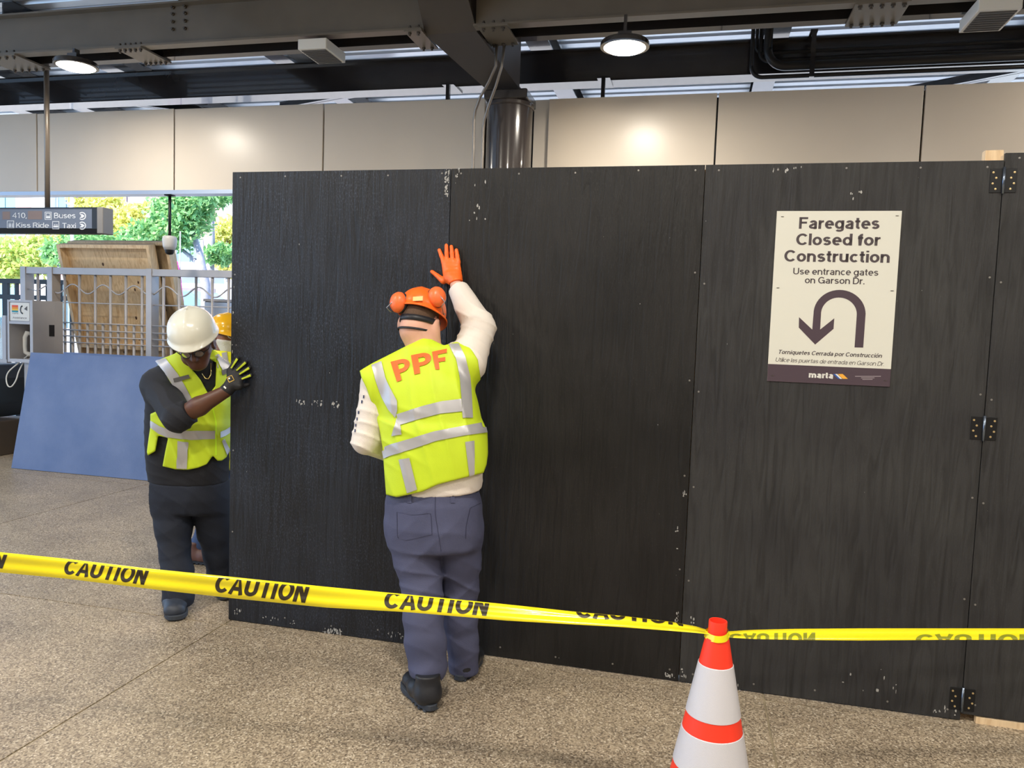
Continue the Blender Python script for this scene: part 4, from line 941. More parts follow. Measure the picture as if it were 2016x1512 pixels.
def surf(fn, lo, hi, h):
    lo = A3(lo); hi = A3(hi); K = 4
    n = (np.ceil((hi-lo)/h/K).astype(int)+1)*K
    cx = [lo[i]+(np.arange(n[i]//K)+.5)*K*h-.5*h for i in range(3)]
    G_ = np.stack(np.meshgrid(*cx, indexing='ij'), -1).reshape(-1, 3)
    dc = fn(G_)
    act = np.abs(dc) < K*h*1.6
    V = np.repeat(np.repeat(np.repeat(dc.reshape([m//K for m in n]), K, 0), K, 1), K, 2)
    am = np.repeat(np.repeat(np.repeat(act.reshape([m//K for m in n]), K, 0), K, 1), K, 2)
    idx = np.argwhere(am)
    for st in range(0, len(idx), 400000):
        q = idx[st:st+400000]; V[q[:, 0], q[:, 1], q[:, 2]] = fn(lo+q*h)
    # surface nets
    ins = V < 0
    c8 = [(0,0,0),(1,0,0),(0,1,0),(1,1,0),(0,0,1),(1,0,1),(0,1,1),(1,1,1)]
    S = np.stack([ins[a:n[0]-1+a, b:n[1]-1+b, c:n[2]-1+c] for a, b, c in c8], -1); cnt = S.sum(-1)
    cells = np.argwhere((cnt > 0) & (cnt < 8))
    vid = -np.ones(S.shape[:3], int); vid[tuple(cells.T)] = np.arange(len(cells))
    val = np.stack([V[cells[:, 0]+a, cells[:, 1]+b, cells[:, 2]+c] for a, b, c in c8], -1)
    acc = np.zeros((len(cells), 3)); num = np.zeros(len(cells))
    for i in range(8):
        for j in range(i+1, 8):
            d_ = np.array(c8[j])-np.array(c8[i])
            if np.abs(d_).sum() != 1: continue
            a, b = val[:, i], val[:, j]; m = (a < 0) != (b < 0); t = np.where(m, a/np.where(m, a-b, 1), 0)
            acc += m[:, None]*(np.array(c8[i])+t[:, None]*d_); num += m
    verts = lo+(cells+acc/np.maximum(num, 1)[:, None])*h
    F_ = []
    for ax_ in range(3):
        sl0 = [slice(None)]*3; sl1 = [slice(None)]*3; sl0[ax_] = slice(0, -1); sl1[ax_] = slice(1, None)
        e = np.argwhere(ins[tuple(sl0)] != ins[tuple(sl1)]); fl_ = ins[tuple(sl0)][tuple(e.T)]
        b1, b2 = (ax_+1) % 3, (ax_+2) % 3
        ok = (e[:, b1] > 0) & (e[:, b2] > 0) & (e[:, b1] < n[b1]-1) & (e[:, b2] < n[b2]-1); e = e[ok]; fl_ = fl_[ok]
        def vv(o1, o2): q = e.copy(); q[:, b1] -= o1; q[:, b2] -= o2; return vid[tuple(q.T)]
        Q = np.stack([vv(1, 1), vv(0, 1), vv(0, 0), vv(1, 0)], -1); Q = np.where(fl_[:, None], Q, Q[:, ::-1]); F_.append(Q)
    return verts, np.concatenate(F_)
def surf_obj(name, fn, pts, pad, h, m, root, base_, label=None):
    pts = np.array(pts); lo = pts.min(0)-pad; hi = pts.max(0)+pad
    v, f = surf(fn, lo, hi, h)
    me = bpy.data.meshes.new(name); w = v-A3(base_)
    me.vertices.add(len(w)); me.vertices.foreach_set('co', w.astype(np.float32).ravel())
    me.loops.add(len(f)*4); me.loops.foreach_set('vertex_index', f.astype(np.int32).ravel())
    me.polygons.add(len(f)); me.polygons.foreach_set('loop_start', np.arange(0, len(f)*4, 4, dtype=np.int32)); me.polygons.foreach_set('loop_total', np.full(len(f), 4, np.int32))
    me.update(calc_edges=True); me.validate(); me.polygons.foreach_set('use_smooth', [True]*len(me.polygons))
    o = link(name, me, m, root)
    if label: o['label'] = label
    return o, BVHTree.FromPolygons([Vector(p) for p in v], [tuple(map(int, q)) for q in f])
def cast_px(bvh, x, y, lift, Yd):
    d = ray(x, y); hit = bvh.ray_cast(Vector(CO), Vector(d/np.linalg.norm(d)))
    if hit[0] is None or abs(hit[0].y-Yd) > .45:
        q = bvh.find_nearest(Vector(JY(x, y, Yd))); return np.array(q[0]+q[1]*lift)
    nrm = hit[1]
    if nrm.dot(Vector(d)) > 0: nrm = -nrm
    return np.array(hit[0]+nrm*lift)
def smooth_rows(G_, it=2):
    for _ in range(it):
        H_ = G_.copy(); H_[1:-1] = (G_[:-2]+2*G_[1:-1]+G_[2:])/4; G_ = H_
    return G_
def strip(name, bvh, left, right, m, root, base_, Yd, nu=60, nv=9, lift=.0045):
    """a tape sewn on a garment, outlined in the photo, laid on the surface"""
    def res(pl_):
        pl_ = np.array(pl_, float); d = np.r_[0, np.cumsum(np.linalg.norm(np.diff(pl_, axis=0), axis=1))]; t = np.linspace(0, d[-1], nu); return np.stack([np.interp(t, d, pl_[:, 0]), np.interp(t, d, pl_[:, 1])], -1)
    Lp, Rp = res(left), res(right)
    Gd = np.array([[cast_px(bvh, *(Lp[i]+(Rp[i]-Lp[i])*j/(nv-1)), lift, Yd) for j in range(nv)] for i in range(nu)])
    Gd = smooth_rows(Gd, 1)-A3(base_)
    v = Gd.reshape(-1, 3); f = [(i*nv+j, i*nv+j+1, (i+1)*nv+j+1, (i+1)*nv+j) for i in range(nu-1) for j in range(nv-1)]
    return link(name, mkmesh(name, v, f, True), m, root)
def decal(name, bvh, v2, f2, quad, m, root, base_, Yd, lift=.004):
    q = np.array(quad, float)
    P3 = []
    for a, b in v2:
        p = (q[0]*(1-a)+q[1]*a)*(b)+(q[3]*(1-a)+q[2]*a)*(1-b)   # quad: TL TR BR BL ; b up
        P3.append(cast_px(bvh, p[0], p[1], lift, Yd)-A3(base_))
    return link(name, mkmesh(name, P3, f2, True), m, root)
def frame(fwd, up):
    f = A3(fwd)/np.linalg.norm(fwd); u = A3(up)-f*(A3(up)@f); u /= np.linalg.norm(u); r = np.cross(f, u); return np.stack([r, f, u])   # rows: right, fwd, up
def head_fn(c, B, beard=0.0):
    def fn(P):
        q = (P-A3(c))@B.T; q = q.copy(); x = np.abs(q[:, 0]); qs = np.stack([x, q[:, 1], q[:, 2]], -1)
        d = ell(qs, (0, -.008, .022), (.078, .100, .098))
        d = smin(d, ell(qs, (0, .035, -.045), (.066, .062, .075)), .04)
        d = smin(d, ell(qs, (0, .058, -.095), (.040, .036, .030)), .03)       # chin
        d = smin(d, cap(qs, (0, .088, .012), (0, .112, -.032), .010, .015), .018)  # nose
        d = smin(d, cap(qs, (0, .10, -.037), (.014, .098, -.038), .010, .008), .010)
        d = smin(d, cap(qs, (.012, .088, .022), (.045, .072, .026), .012, .010), .02)   # brow
        d = smin(d, cap(qs, (.05, .058, -.02), (.058, .03, -.02), .018), .03)      # cheek
        d = smax(d, -ell(qs, (.031, .102, .004), (.019, .016, .011)), .012)       # eye socket
        d = smin(d, ell(qs, (.031, .080, .004), (.014, .014, .012)), .004)       # eye lid
        d = smin(d, cap(qs, (0, .094, -.064), (.020, .084, -.064), .007, .005), .008)  # lips
        d = smax(d, -cap(qs, (0, .103, -.0665), (.022, .090, -.0655), .0022), .003)
        d = smin(d, cap(qs, (0, .091, -.073), (.016, .084, -.073), .007, .005), .008)
        e = ell(qs, (.088, -.012, -.014), (.014, .024, .036)); e = smax(e, -ell(qs, (.103, -.004, -.012), (.010, .014, .022)), .006)   # ear
        d = smin(d, e, .008)
        return d
    return fn
def hand_pts(wrist, dirv, nrm, side, curl=.35):
    """caps for a relaxed hand: list of (a, b, ra, rb)"""
    d = A3(dirv)/np.linalg.norm(dirv); n_ = A3(nrm)-d*(A3(nrm)@d); n_ /= np.linalg.norm(n_); s_ = np.cross(d, n_)*side; w = A3(wrist); out = []
    out += [(w, w+d*.03, .028, .03)]
    for k, (o, L_) in enumerate(((.030, .072), (.010, .080), (-.010, .074), (-.029, .058))):
        b = w+d*.095+s_*o; out.append((w+d*.03+s_*o*.8, b, .019, .013))
        m1 = b+(d*cos(curl)-n_*sin(curl))*L_*.5; m2 = m1+(d*cos(2.2*curl)-n_*sin(2.2*curl))*L_*.5; out += [(b, m1, .0105, .0095), (m1, m2, .0095, .008)]
    t0 = w+d*.03+s_*.028; t1 = t0+(d*.6+s_*.8)*.04; t2 = t1+(d*.85+s_*.35-n_*.3)*.038; out += [(t0, t1, .017, .0125), (t1, t2, .012, .009)]
    return out
def caps_fn(P, lst, k=.006):
    d = None
    for a, b, ra, rb in lst:
        e = cap(P, a, b, ra, rb); d = e if d is None else smin(d, e, k)
    return d
def helmet_shell(name, c, B, rx, ry, rz, m, root, base_, brim=.05, drop=.0, side_drop=0.0, back_rise=0.0, ridge=.006, thick=.004):
    """hard hat: ridged dome, rolled rim, peak at the front"""
    nA, nZ = 56, 16; V = []; F_ = []
    for i in range(nZ+3):
        for k in range(nA):
            a = 2*pi*k/nA; ca, sa = cos(a), sin(a)      # a=pi/2 front
            fr = max(0, sa); bk = max(0, -sa)
            zr = -drop*fr-side_drop*abs(ca)**3+back_rise*bk**2
            if i <= nZ:
                t = (i/nZ)*pi/2; rr = sin(t)**.9; zz = cos(t)**.85
                x, y, z = rx*rr*ca, ry*rr*sa, zr*(1-zz)+rz*zz+0*zr
                rid = ridge*max(0, 1-abs(x)/.022)*(zz if zz > .15 else 0)*(1 if abs(ca) < .99 else 1)
                z += rid
            elif i == nZ+1:
                e = .006+brim*fr**3; x, y, z = (rx+.006+brim*.25*fr**2)*ca, (ry+e)*sa, zr-.006-brim*.28*fr**3
            else:
                e = .006+brim*fr**3; x, y, z = (rx+.007+brim*.25*fr**2)*ca, (ry+e+.001)*sa, zr-.012-brim*.28*fr**3
            V.append(np.array([x, y, z])@B+A3(c)-A3(base_))
    for i in range(nZ+2):
        for k in range(nA): F_.append((i*nA+k, i*nA+(k+1) % nA, (i+1)*nA+(k+1) % nA, (i+1)*nA+k))
    o = link(name, mkmesh(name, V, F_, True), m, root)
    md = o.modifiers.new('solid', 'SOLIDIFY'); md.thickness = thick; md.offset = 1
    return o
def loc_pts(c, B, base_, pts): return [np.array(p)@B+A3(c)-A3(base_) for p in pts]
def shoe(root, base_, heel, toe, W_=.105, Hs=.13, um=None, sm=None, h=.005, lace=False, shaft=True, up=0.0, name='boot'):
    """boot: upper and separate treaded sole"""
    heel = A3([*heel, up]); toe = A3([*toe, up]); d = toe-heel; L_ = np.linalg.norm(d); f = d/L_; B = frame(f, (0, 0, 1)); w = W_/2
    def loc(P): return (P-heel)@B.T
    def upper(P):
        q = loc(P); q = q/np.array([w/.05, L_/.29, 1])
        e = cap(q, (0, .045, .062), (0, .13, .060), .046, .047); e = smin(e, cap(q, (.004, .13, .055), (.006, .235, .048), .047, .042), .03)
        e = smin(e, cap(q, (0, .055, .06), (0, .06, Hs), .046, .047), .03)
        e = smax(e, .024-q[:, 2], .006)
        e = e+.0015*wob(q, 60, 3)
        return smax(e, q[:, 2]-Hs, .008)
    pts = [heel-np.array([.07, .07, 0]), toe+np.array([.07, .07, Hs+.02]), heel+np.array([.07, .07, Hs]), toe-np.array([.07, .07, 0])]
    o, bv = surf_obj(name, upper, pts, .03, h, um, root, base_)
    # sole outline
    ol = []
    for t in np.linspace(0, 2*pi, 37)[:-1]:
        y = .14+.147*sin(t); x = (.050+.005*sin(t))*cos(t)*(1-.18*exp_(-((y-.11)/.05)**2))*(1.0 if abs(sin(t)) < .8 else 1.0); x = math.copysign(abs(cos(t))**.7, cos(t))*(.046+.009*sin(t))*(1-.14*exp_(-((y-.11)/.05)**2)); ol.append((x*w/.05, y*L_/.29))
    mb = MB(); mb.prism(ol, .008, .034); 
    for y0, y1 in [(0.012+.033*k, .012+.033*k+.022) for k in range(8)]:
        wd_ = .038*w/.05*(1 if .03 < y0 < .24 else .75); mb.box(-wd_, wd_, y0*L_/.29, y1*L_/.29, 0, .009)
    vv = [np.array(p)@B+heel-A3(base_) for p in mb.v]
    so = link('sole', mkmesh('sole', vv, mb.f), sm, o); bm_ = so.modifiers.new('b', 'BEVEL'); bm_.width = .003; bm_.limit_method = 'ANGLE'
    return o
def exp_(x): return math.exp(x)

CL = {}
CL['hiviz'] = mat('hi_vis_yellow', (.56, .73, .022), .55, var=.05, vscale=8, bump=.12, bscale=300)
CL['hiviz_y'] = mat('hi_vis_warm', (.80, .80, .02), .55, var=.05, bump=.12, bscale=300)
CL['trim'] = mat('hi_vis_trim', (.62, .95, .02), .5)
CL['tape'] = mat('retroreflective', (186, 186, 190), .35, metal=.35, bump=.08, bscale=500)
CL['orange_print'] = mat('orange_print', (255, 104, 34), .5)
CL['shirt_white'] = mat('shirt_white', (226, 218, 210), .8, var=.04, bump=.15, bscale=200)
CL['shirt_black'] = mat('shirt_black', (26, 28, 36), .8, var=.1, bump=.15, bscale=200)
CL['pants_blue'] = mat('work_trousers', (76, 80, 108), .85, var=.12, vscale=9, bump=.2, bscale=260)
CL['pants_dark'] = mat('dark_jeans', (24, 30, 44), .8, var=.25, vscale=7, bump=.2, bscale=260)
CL['jeans'] = mat('blue_jeans', (58, 78, 118), .85, var=.25, vscale=12, bump=.2, bscale=260)
CL['boot_black'] = mat('boot_black', (34, 36, 42), .45, var=.15, vscale=14, bump=.1, bscale=90)
CL['sole'] = mat('boot_sole', (52, 58, 68), .7)
CL['boot_brown'] = mat('boot_brown', (104, 74, 70), .5, var=.15)
CL['skin_pale'] = mat('skin_pale', (214, 164, 142), .5, var=.06, vscale=20)
CL['skin_dark'] = mat('skin_dark', (88, 56, 42), .45, var=.08, vscale=20)
CL['skin_mid'] = mat('skin_mid', (140, 92, 72), .5, var=.08, vscale=20)
CL['glove_orange'] = mat('nitrile_orange', (252, 112, 40), .42, bump=.1, bscale=120)
CL['glove_black'] = mat('glove_black', (26, 26, 30), .6, bump=.15, bscale=160)
CL['guard'] = mat('glove_guard', (186, 204, 40), .45)
CL['hat_white'] = mat('helmet_white', (222, 222, 210), .22, coat=.3)
CL['hat_yellow'] = mat('helmet_yellow', (246, 186, 20), .22, coat=.3)
CL['hat_orange'] = mat('helmet_orange', (250, 110, 34), .35)
CL['muff'] = mat('ear_muff_orange', (246, 116, 62), .35)
CL['hair'] = mat('short_hair', (92, 70, 54), .8, bump=.4, bscale=400)
CL['beard'] = mat('white_beard', (220, 216, 212), .8, bump=.5, bscale=180)
CL['gold'] = mat('chain_gold', (214, 190, 120), .25, metal=.9)
CL['lens'] = mat('clear_lens', (235, 238, 240), .05, trans=.9)

# ================================================================ worker pushing the wall (seen from behind)
b1 = A3([-.36, 3.42, 0]); w1 = empty('person', b1); tag(w1, 'worker seen from behind in lettered lime vest and orange helmet, hand on the wall', 'person')
Jy = JY
def nrm_axes(yaw=0.0):
    a = TH+yaw; return (cos(a), -sin(a)), (sin(a), cos(a))
ax1, ay1 = nrm_axes(-.05)
T1 = [(Jy(857, 990, 3.42), .205, .150), (Jy(858, 940, 3.42), .214, .155), (Jy(857, 890, 3.42), .214, .152), (Jy(850, 830, 3.425), .208, .148), (Jy(842, 785, 3.43), .205, .142), (Jy(836, 748, 3.44), .19, .128), (Jy(838, 715, 3.455), .13, .105), (Jy(838, 690, 3.465), .072, .08)]
shL, shR, nk = Jy(745, 757, 3.44), Jy(918, 716, 3.46), Jy(838, 704, 3.462)
def torso1(P):
    d = loft(P, T1, ax1, ay1); d = smin(d, cap(P, nk, shL, .075, .070), .05); d = smin(d, cap(P, nk, shR, .075, .078), .05); return d
elL, wrL = Jy(722, 866, 3.42), Jy(775, 893, 3.60)
elR, wrR = Jy(943, 645, 3.60), JN(899, 563, NW-.060)
haL = Jy(800, 872, 3.66)
hc1 = Jy(827, 635, 3.515); B1 = frame(DN*cos(.3)-np.array([0, 0, 1])*sin(.3)+DS*.04, np.array([0, 0, 1])+DS*.04)
hf1 = head_fn(hc1, B1)
hb = hand_pts(wrL, Jy(805, 860, 3.72)-wrL, -DN, 1, .2)
hipL, knL, anL = Jy(818, 1030, 3.42), Jy(829, 1160, 3.36), Jy(840, 1315, 3.30); hipR, knR, anR = Jy(897, 1030, 3.43), Jy(906, 1160, 3.50), Jy(912, 1300, 3.54)
def body1(P):
    d = hf1(P); d = smin(d, chain(P, [hc1+A3([0, -.0, 0])-B1[1]*.035-B1[2]*.05, Jy(832, 668, 3.485), nk], [.072, .074, .078], .03), .03)
    d = smin(d, torso1(P)+.025, .03)
    d = smin(d, chain(P, [shL, elL, wrL], [.045, .038, .03]), .02); d = smin(d, caps_fn(P, hb), .01)
    d = smin(d, chain(P, [shR, elR, wrR], [.045, .036, .031]), .02)
    palm = [(wrR, JN(893, 545, NW-.03), .026, .012), (wrR, JN(886, 545, NW-.03), .024, .010)]
    d = smin(d, caps_fn(P, palm), .01)
    for h_, k_, a_ in ((hipL, knL, anL), (hipR, knR, anR)): d = smin(d, chain(P, [h_, k_, a_], [.085, .055, .042]), .03)
    return d
allp = [hc1+.13, hc1-.13, shL, shR, elL, elR, wrL, wrR, anL, anR, haL, JN(880, 500, NW), Jy(800, 860, 3.75)]
body_o, _ = surf_obj('body', body1, allp, .12, .005, CL['skin_pale'], w1, b1)
# hair cap + helmet
def hair1(P): q = (P-hc1)@B1.T; return smax(smax(smax(smax(hf1(P)-.0035, np.abs(q[:, 0])-.0775, .004), -q[:, 2]-.05-.25*np.maximum(0, q[:, 1]+.02), .01), q[:, 1]-.07, .01), q[:, 2]-.09, .01)
surf_obj('hair', hair1, [hc1-.12, hc1+.12], .02, .005, CL['hair'], w1, b1)
hh1 = hc1+B1[2]*.056+B1[1]*.004
hm = helmet_shell('helmet', hh1, B1, .108, .130, .104, CL['hat_orange'], w1, b1, brim=.055, drop=.01, side_drop=.012, back_rise=.0, ridge=.004)
hm['label'] = 'orange safety helmet with folded ear muffs'
for (x, y) in ((789, 597), (857, 587)):
    p = cast_px(_ if False else BVHTree.FromPolygons([Vector(v.co)+Vector(b1) for v in hm.data.vertices], [tuple(q.vertices) for q in hm.data.polygons]), x, y, .012, 3.38)
    out = p-hh1; out /= np.linalg.norm(out); out = out*.6+np.array([0, -1, 0])*.5+DS*(-.25 if x < 820 else .1); out /= np.linalg.norm(out); Bm = frame(out, (0, 0, 1))
    mu = MB(); mu.lathe([(0, .034), (.018, .032), (.032, .024), (.040, .010), (.042, -.004), (.038, -.010), (0, -.010)], 24, cap=False)
    vv = [np.array([a, c, b])@Bm*1.0+p-b1 for a, b, c in [(q[0], q[1]*1.15, q[2]) for q in mu.v]]
    mo = link('ear_muff', mkmesh('ear_muff', vv, mu.f, True), CL['muff'], hm)
    mu = MB(); mu.lathe([(.030, -.006), (.041, -.008), (.043, -.015), (.040, -.022), (.028, -.022)], 24, cap=False)
    vv = [np.array([a, c, b])@Bm+p-b1 for a, b, c in [(q[0], q[1]*1.15, q[2]) for q in mu.v]]
    link('muff_cushion', mkmesh('muff_cushion', vv, mu.f, True), CL['boot_black'], hm)
    sx = -1 if x < 820 else 1
    wire = [p+out*.03, p+out*.02-B1[2]*.03+DS*sx*.035, p-B1[2]*.045+DS*sx*.03, hh1+B1[0]*sx*.108-B1[2]*.01, hh1+B1[0]*sx*.108+B1[1]*.01]
    mu = MB(); mu.tube([q-b1 for q in wire], .0022, 6); mu.build('muff_wire', MT['alu'], hm, smooth=True)
hbv = BVHTree.FromPolygons([Vector(v.co)+Vector(b1) for v in hm.data.vertices], [tuple(q.vertices) for q in hm.data.polygons])
strip('maker_label', hbv, [(814, 586), (814, 594)], [(832, 585), (832, 593)], mat('label_cream', (222, 200, 130), .5), hm, b1, 3.4, 8, 7, .009)
# head band of the harness
def band(root, c, B, base_, rx, ry, z0, z1, m, name, tilt=0.0, a0=0, a1=2*pi):
    rows = []
    for t in np.linspace(a0, a1, 49):
        rows.append([np.array([rx*cos(t), ry*sin(t), z+tilt*sin(t)])@B+A3(c)-A3(base_) for z in (z0, z1)])
    k = 2; v = [p for r in rows for p in r]; f = [(i*2, i*2+1, i*2+3, i*2+2) for i in range(len(rows)-1)]
    o = link(name, mkmesh(name, v, f, True), m, root); md = o.modifiers.new('s', 'SOLIDIFY'); md.thickness = .003; return o
band(hm, hc1, B1, b1, .086, .110, -.012, .014, CL['boot_black'], 'head_band', .010)
band(hm, hc1, B1, b1, .087, .112, -.050, -.041, CL['boot_black'], 'nape_strap', .015, pi*.98, pi*2.02)
# shirt
def shirt1(P):
    d = torso1(P)
    d = smin(d, chain(P, [shL, elL], [.073, .066]), .035); d = smin(d, chain(P, [elL, wrL], [.066, .045], .02), .012)
    d = smin(d, chain(P, [shR, elR], [.084, .076]), .04); d = smin(d, chain(P, [elR, elR+(wrR-elR)*.93], [.076, .050], .02), .014)
    d = d-folds(P, (.5, .2, .8), 55, .006, 2)*(blob(P, elL, .16)+blob(P, elR, .17)+.35)-.002*wob(P, 30, 3)
    zc = Jy(857, 964, 3.4)[2]; d = smax(d, (zc-.01+.10*(Jy(857, 985, 3.4)[0]-P[:, 0])*-1)-P[:, 2], .01)
    e = elR+(wrR-elR)*.93; ax_ = (wrR-elR)/np.linalg.norm(wrR-elR); d = smax(d, np.where(P[:, 2] > 1.75, (P-e)@ax_, -1), .004)
    return smax(d, np.where(np.linalg.norm(P-nk, axis=1) < .125, (P-nk)@np.array([0, .3, 1])-.035, -1), .008)
sh1, sb1 = surf_obj('shirt', shirt1, allp[2:8]+[Jy(857, 1000, 3.3), Jy(857, 1000, 3.6)], .13, .006, CL['shirt_white'], w1, b1, 'off-white long-sleeved shirt')
for x, y in ((717, 781), (713.5, 791), (707, 812), (704, 825), (701.5, 837), (700, 848)):
    strip('sleeve_print', sb1, [(x-1.2, y-3), (x-1.6, y+3)], [(x+1.2, y-3), (x+.8, y+3)], mat('print_navy', (50, 58, 92), .7), sh1, b1, 3.4, 5, 3, .003)
# vest
V1 = [(832, 666), (800, 681), (731, 716), (708, 730), (712, 745), (721, 763), (735, 805), (747, 845), (753, 881), (756, 923), (760, 974), (781, 979), (832, 968), (862, 954), (952, 931), (958, 915), (961, 893), (960, 851), (952, 830), (949, 761), (941, 708), (925, 682), (904, 671), (874, 680), (850, 668)]
def vest1(P):
    d = torso1(P)-.016
    d = smin(d, cap(P, nk, Jy(722, 744, 3.43), .085, .062), .04); d = smin(d, cap(P, Jy(722, 744, 3.43), Jy(752, 830, 3.44), .06, .05), .05)
    d = smin(d, cap(P, nk+np.array([0, -.01, -.0]), nk+np.array([0, .0, .03]), .085, .078), .03)
    d = smin(d, loft(P, [(Jy(857, 1000, 3.42), .222, .165), (Jy(858, 900, 3.42), .228, .165), (Jy(852, 840, 3.425), .222, .160)], ax1, ay1)-.004, .05)
    d = d-folds(P, (1, .1, .25), 34, .007, 6)*(.4+1.0*blob(P, Jy(850, 830, 3.3), .2))-.003*wob(P, 18, 4)
    d = d-folds(P, (.35, 0, .9), 30, .006, 9)*blob(P, Jy(790, 850, 3.3), .14)
    return smax(d, poly_px(P, V1), .006)
ve1, vb1 = surf_obj('safety_vest', vest1, [Jy(708, 660, 3.2), Jy(962, 985, 3.2), Jy(708, 985, 3.66), Jy(962, 660, 3.66)], .05, .006, CL['hiviz'], w1, b1, 'lime safety vest with orange letters PPF')
c2 = lambda pts: [(670+a/4.32, 650+b/4.32) for a, b in pts]
for nm, l_, r_ in (('tape_strap', [(265, 300), (300, 430), (350, 560), (410, 670), (470, 748)], [(352, 268), (385, 400), (430, 500), (485, 600), (488, 680)]),
                   ('tape_strap', [(482, 745), (440, 900)], [(512, 810), (525, 885)]),
                   ('tape_strap', [(920, 122), (985, 250), (1010, 400), (1025, 580), (1040, 745)], [(1005, 118), (1065, 230), (1100, 380), (1112, 560), (1122, 745)]),
                   ('tape_band', [(480, 715), (700, 645), (860, 605), (1025, 585)], [(505, 810), (690, 750), (850, 710), (1035, 690)]),
                   ('tape_band', [(357, 1008), (400, 980), (550, 935), (800, 860), (1050, 815), (1226, 783)], [(374, 1093), (420, 1070), (600, 1015), (820, 940), (1050, 895), (1244, 870)]),
                   ('tape_strip', [(500, 1100), (570, 1385)], [(590, 1085), (655, 1355)]), ('tape_strip', [(1060, 950), (1095, 1240)], [(1135, 940), (1140, 1225)])):
    strip(nm, vb1, c2(l_), c2(r_), CL['tape'], ve1, b1, 3.30)
def lpoly(rects):  # block letters as grids so that they bend with the cloth
    v = []; f = []
    for (x0, y0, x1, y1) in rects:
        nx, ny = max(2, int((x1-x0)*14)), max(2, int((y1-y0)*10)); k = len(v)
        for i in range(nx+1):
            for j in range(ny+1): v.append((x0+(x1-x0)*i/nx, y0+(y1-y0)*j/ny))
        f += [(k+i*(ny+1)+j, k+(i+1)*(ny+1)+j, k+(i+1)*(ny+1)+j+1, k+i*(ny+1)+j+1) for i in range(nx) for j in range(ny)]
    return v, f
def ring_half(x0, xs, yc, ro_y, ri_y, ro_x, ri_x, n=14):
    v = []; f = []
    for i in range(n+1):
        t = pi/2-pi*i/n
        for rx_, ry_ in ((ri_x, ri_y), ((ri_x+ro_x)/2, (ri_y+ro_y)/2), (ro_x, ro_y)): v.append((xs+rx_*cos(t), yc+ry_*sin(t)))
    f = [(i*3+j, i*3+j+1, (i+1)*3+j+1, (i+1)*3+j) for i in range(n) for j in range(2)]; return v, f
def letter_P():
    v, f = lpoly([(0, 0, .34, 1), (.34, .80, .55, 1), (.34, .36, .55, .55)]); v2, f2 = ring_half(0, .55, .68, .32, .125, .45, .16); k = len(v); return v+v2, f+[tuple(i+k for i in q) for q in f2]
def letter_F(): return lpoly([(0, 0, .36, 1), (.36, .80, 1, 1), (.36, .40, .88, .60)])
for (fn_, quad) in ((letter_P, [(428, 272), (588, 232), (600, 398), (485, 442)]), (letter_P, [(602, 215), (768, 182), (780, 345), (632, 380)]), (letter_F, [(778, 185), (905, 160), (905, 332), (808, 338)])):
    v2, f2 = fn_(); decal('print_letter', vb1, v2, f2, c2(quad), CL['orange_print'], ve1, b1, 3.3)
# trousers
def pants1(P):
    d = loft(P, [(Jy(856, 935, 3.42), .195, .142), (Jy(856, 960, 3.42), .199, .147), (Jy(855, 985, 3.42), .218, .158), (Jy(855, 1030, 3.42), .222, .162), (Jy(857, 1075, 3.42), .20, .15)], ax1, ay1)
    l1 = chain(P, [Jy(812, 1045, 3.42), Jy(822, 1100, 3.40), Jy(830, 1160, 3.37), Jy(832, 1215, 3.34), Jy(837, 1265, 3.32), Jy(843, 1312, 3.295)], [.118, .103, .086, .084, .086, .084], .03)
    l2 = chain(P, [Jy(902, 1045, 3.43), Jy(906, 1100, 3.46), Jy(905, 1160, 3.49), Jy(906, 1215, 3.505), Jy(910, 1260, 3.52), Jy(913, 1316, 3.535)], [.108, .092, .082, .078, .073, .070], .03)
    d = smin(d, smin(l1, l2, .008), .035)
    m_ = blob(P, Jy(820, 1140, 3.35), .16)+blob(P, Jy(905, 1150, 3.45), .15)+.9*blob(P, Jy(840, 1060, 3.3), .14)+1.2*blob(P, Jy(840, 1310, 3.3), .12)+.9*blob(P, Jy(912, 1290, 3.5), .12)
    d = d-folds(P, (.3, .1, .9), 34, .010, 3)*(m_*(.5+.6*wob(P, 9, 2))+.06)-folds(P, (-.6, 0, .6), 24, .007, 7)*(.08+m_*(.5-.7*wob(P, 8, 5)))-.004*wob(P, 14, 6)
    bot = np.where(P@np.array([1, 0, 0]) < Jy(874, 1250, 3.4)[0], Jy(843, 1322, 3.3)[2]+.15*(P[:, 0]-Jy(843, 1322, 3.3)[0]), Jy(912, 1324, 3.53)[2]); d = smax(d, bot-P[:, 2], .008)
    return smax(d, P[:, 2]-Jy(857, 948, 3.42)[2]-.14*(P[:, 0]-Jy(857, 948, 3.42)[0]), .008)
pa1, pb1 = surf_obj('trousers', pants1, [Jy(750, 945, 3.2), Jy(960, 945, 3.65), Jy(860, 1335, 3.2), Jy(860, 1335, 3.65)], .05, .006, CL['pants_blue'], w1, b1, 'slate blue work trousers')
seam = mat('seam', (52, 54, 78), .9)
for pl_ in ([(781, 1008), (782, 1060), (800, 1064), (850, 1052)], [(781, 1008), (812, 1014), (848, 1010), (850, 1052)], [(857, 962), (856, 1010), (868, 1085)], [(925, 1000), (917, 1035), (916, 1060)], [(925, 1000), (945, 990)]):
    p_ = np.array(pl_, float); strip('pocket_seam', pb1, p_, p_+np.array([1.2, .6]), seam, pa1, b1, 3.28, 24, 2, .0012)
strip('belt', pb1, [(890, 972), (920, 966), (952, 958)], [(890, 977), (920, 972), (952, 966)], MT['black'], pa1, b1, 3.28, 20, 3, .008)
for x in (807, 891):
    strip('belt_loop', pb1, [(x-4, 962 if x > 850 else 975), (x-4, 990)], [(x+4, 962 if x > 850 else 974), (x+4, 990)], CL['pants_blue'], pa1, b1, 3.28, 5, 3, .004)
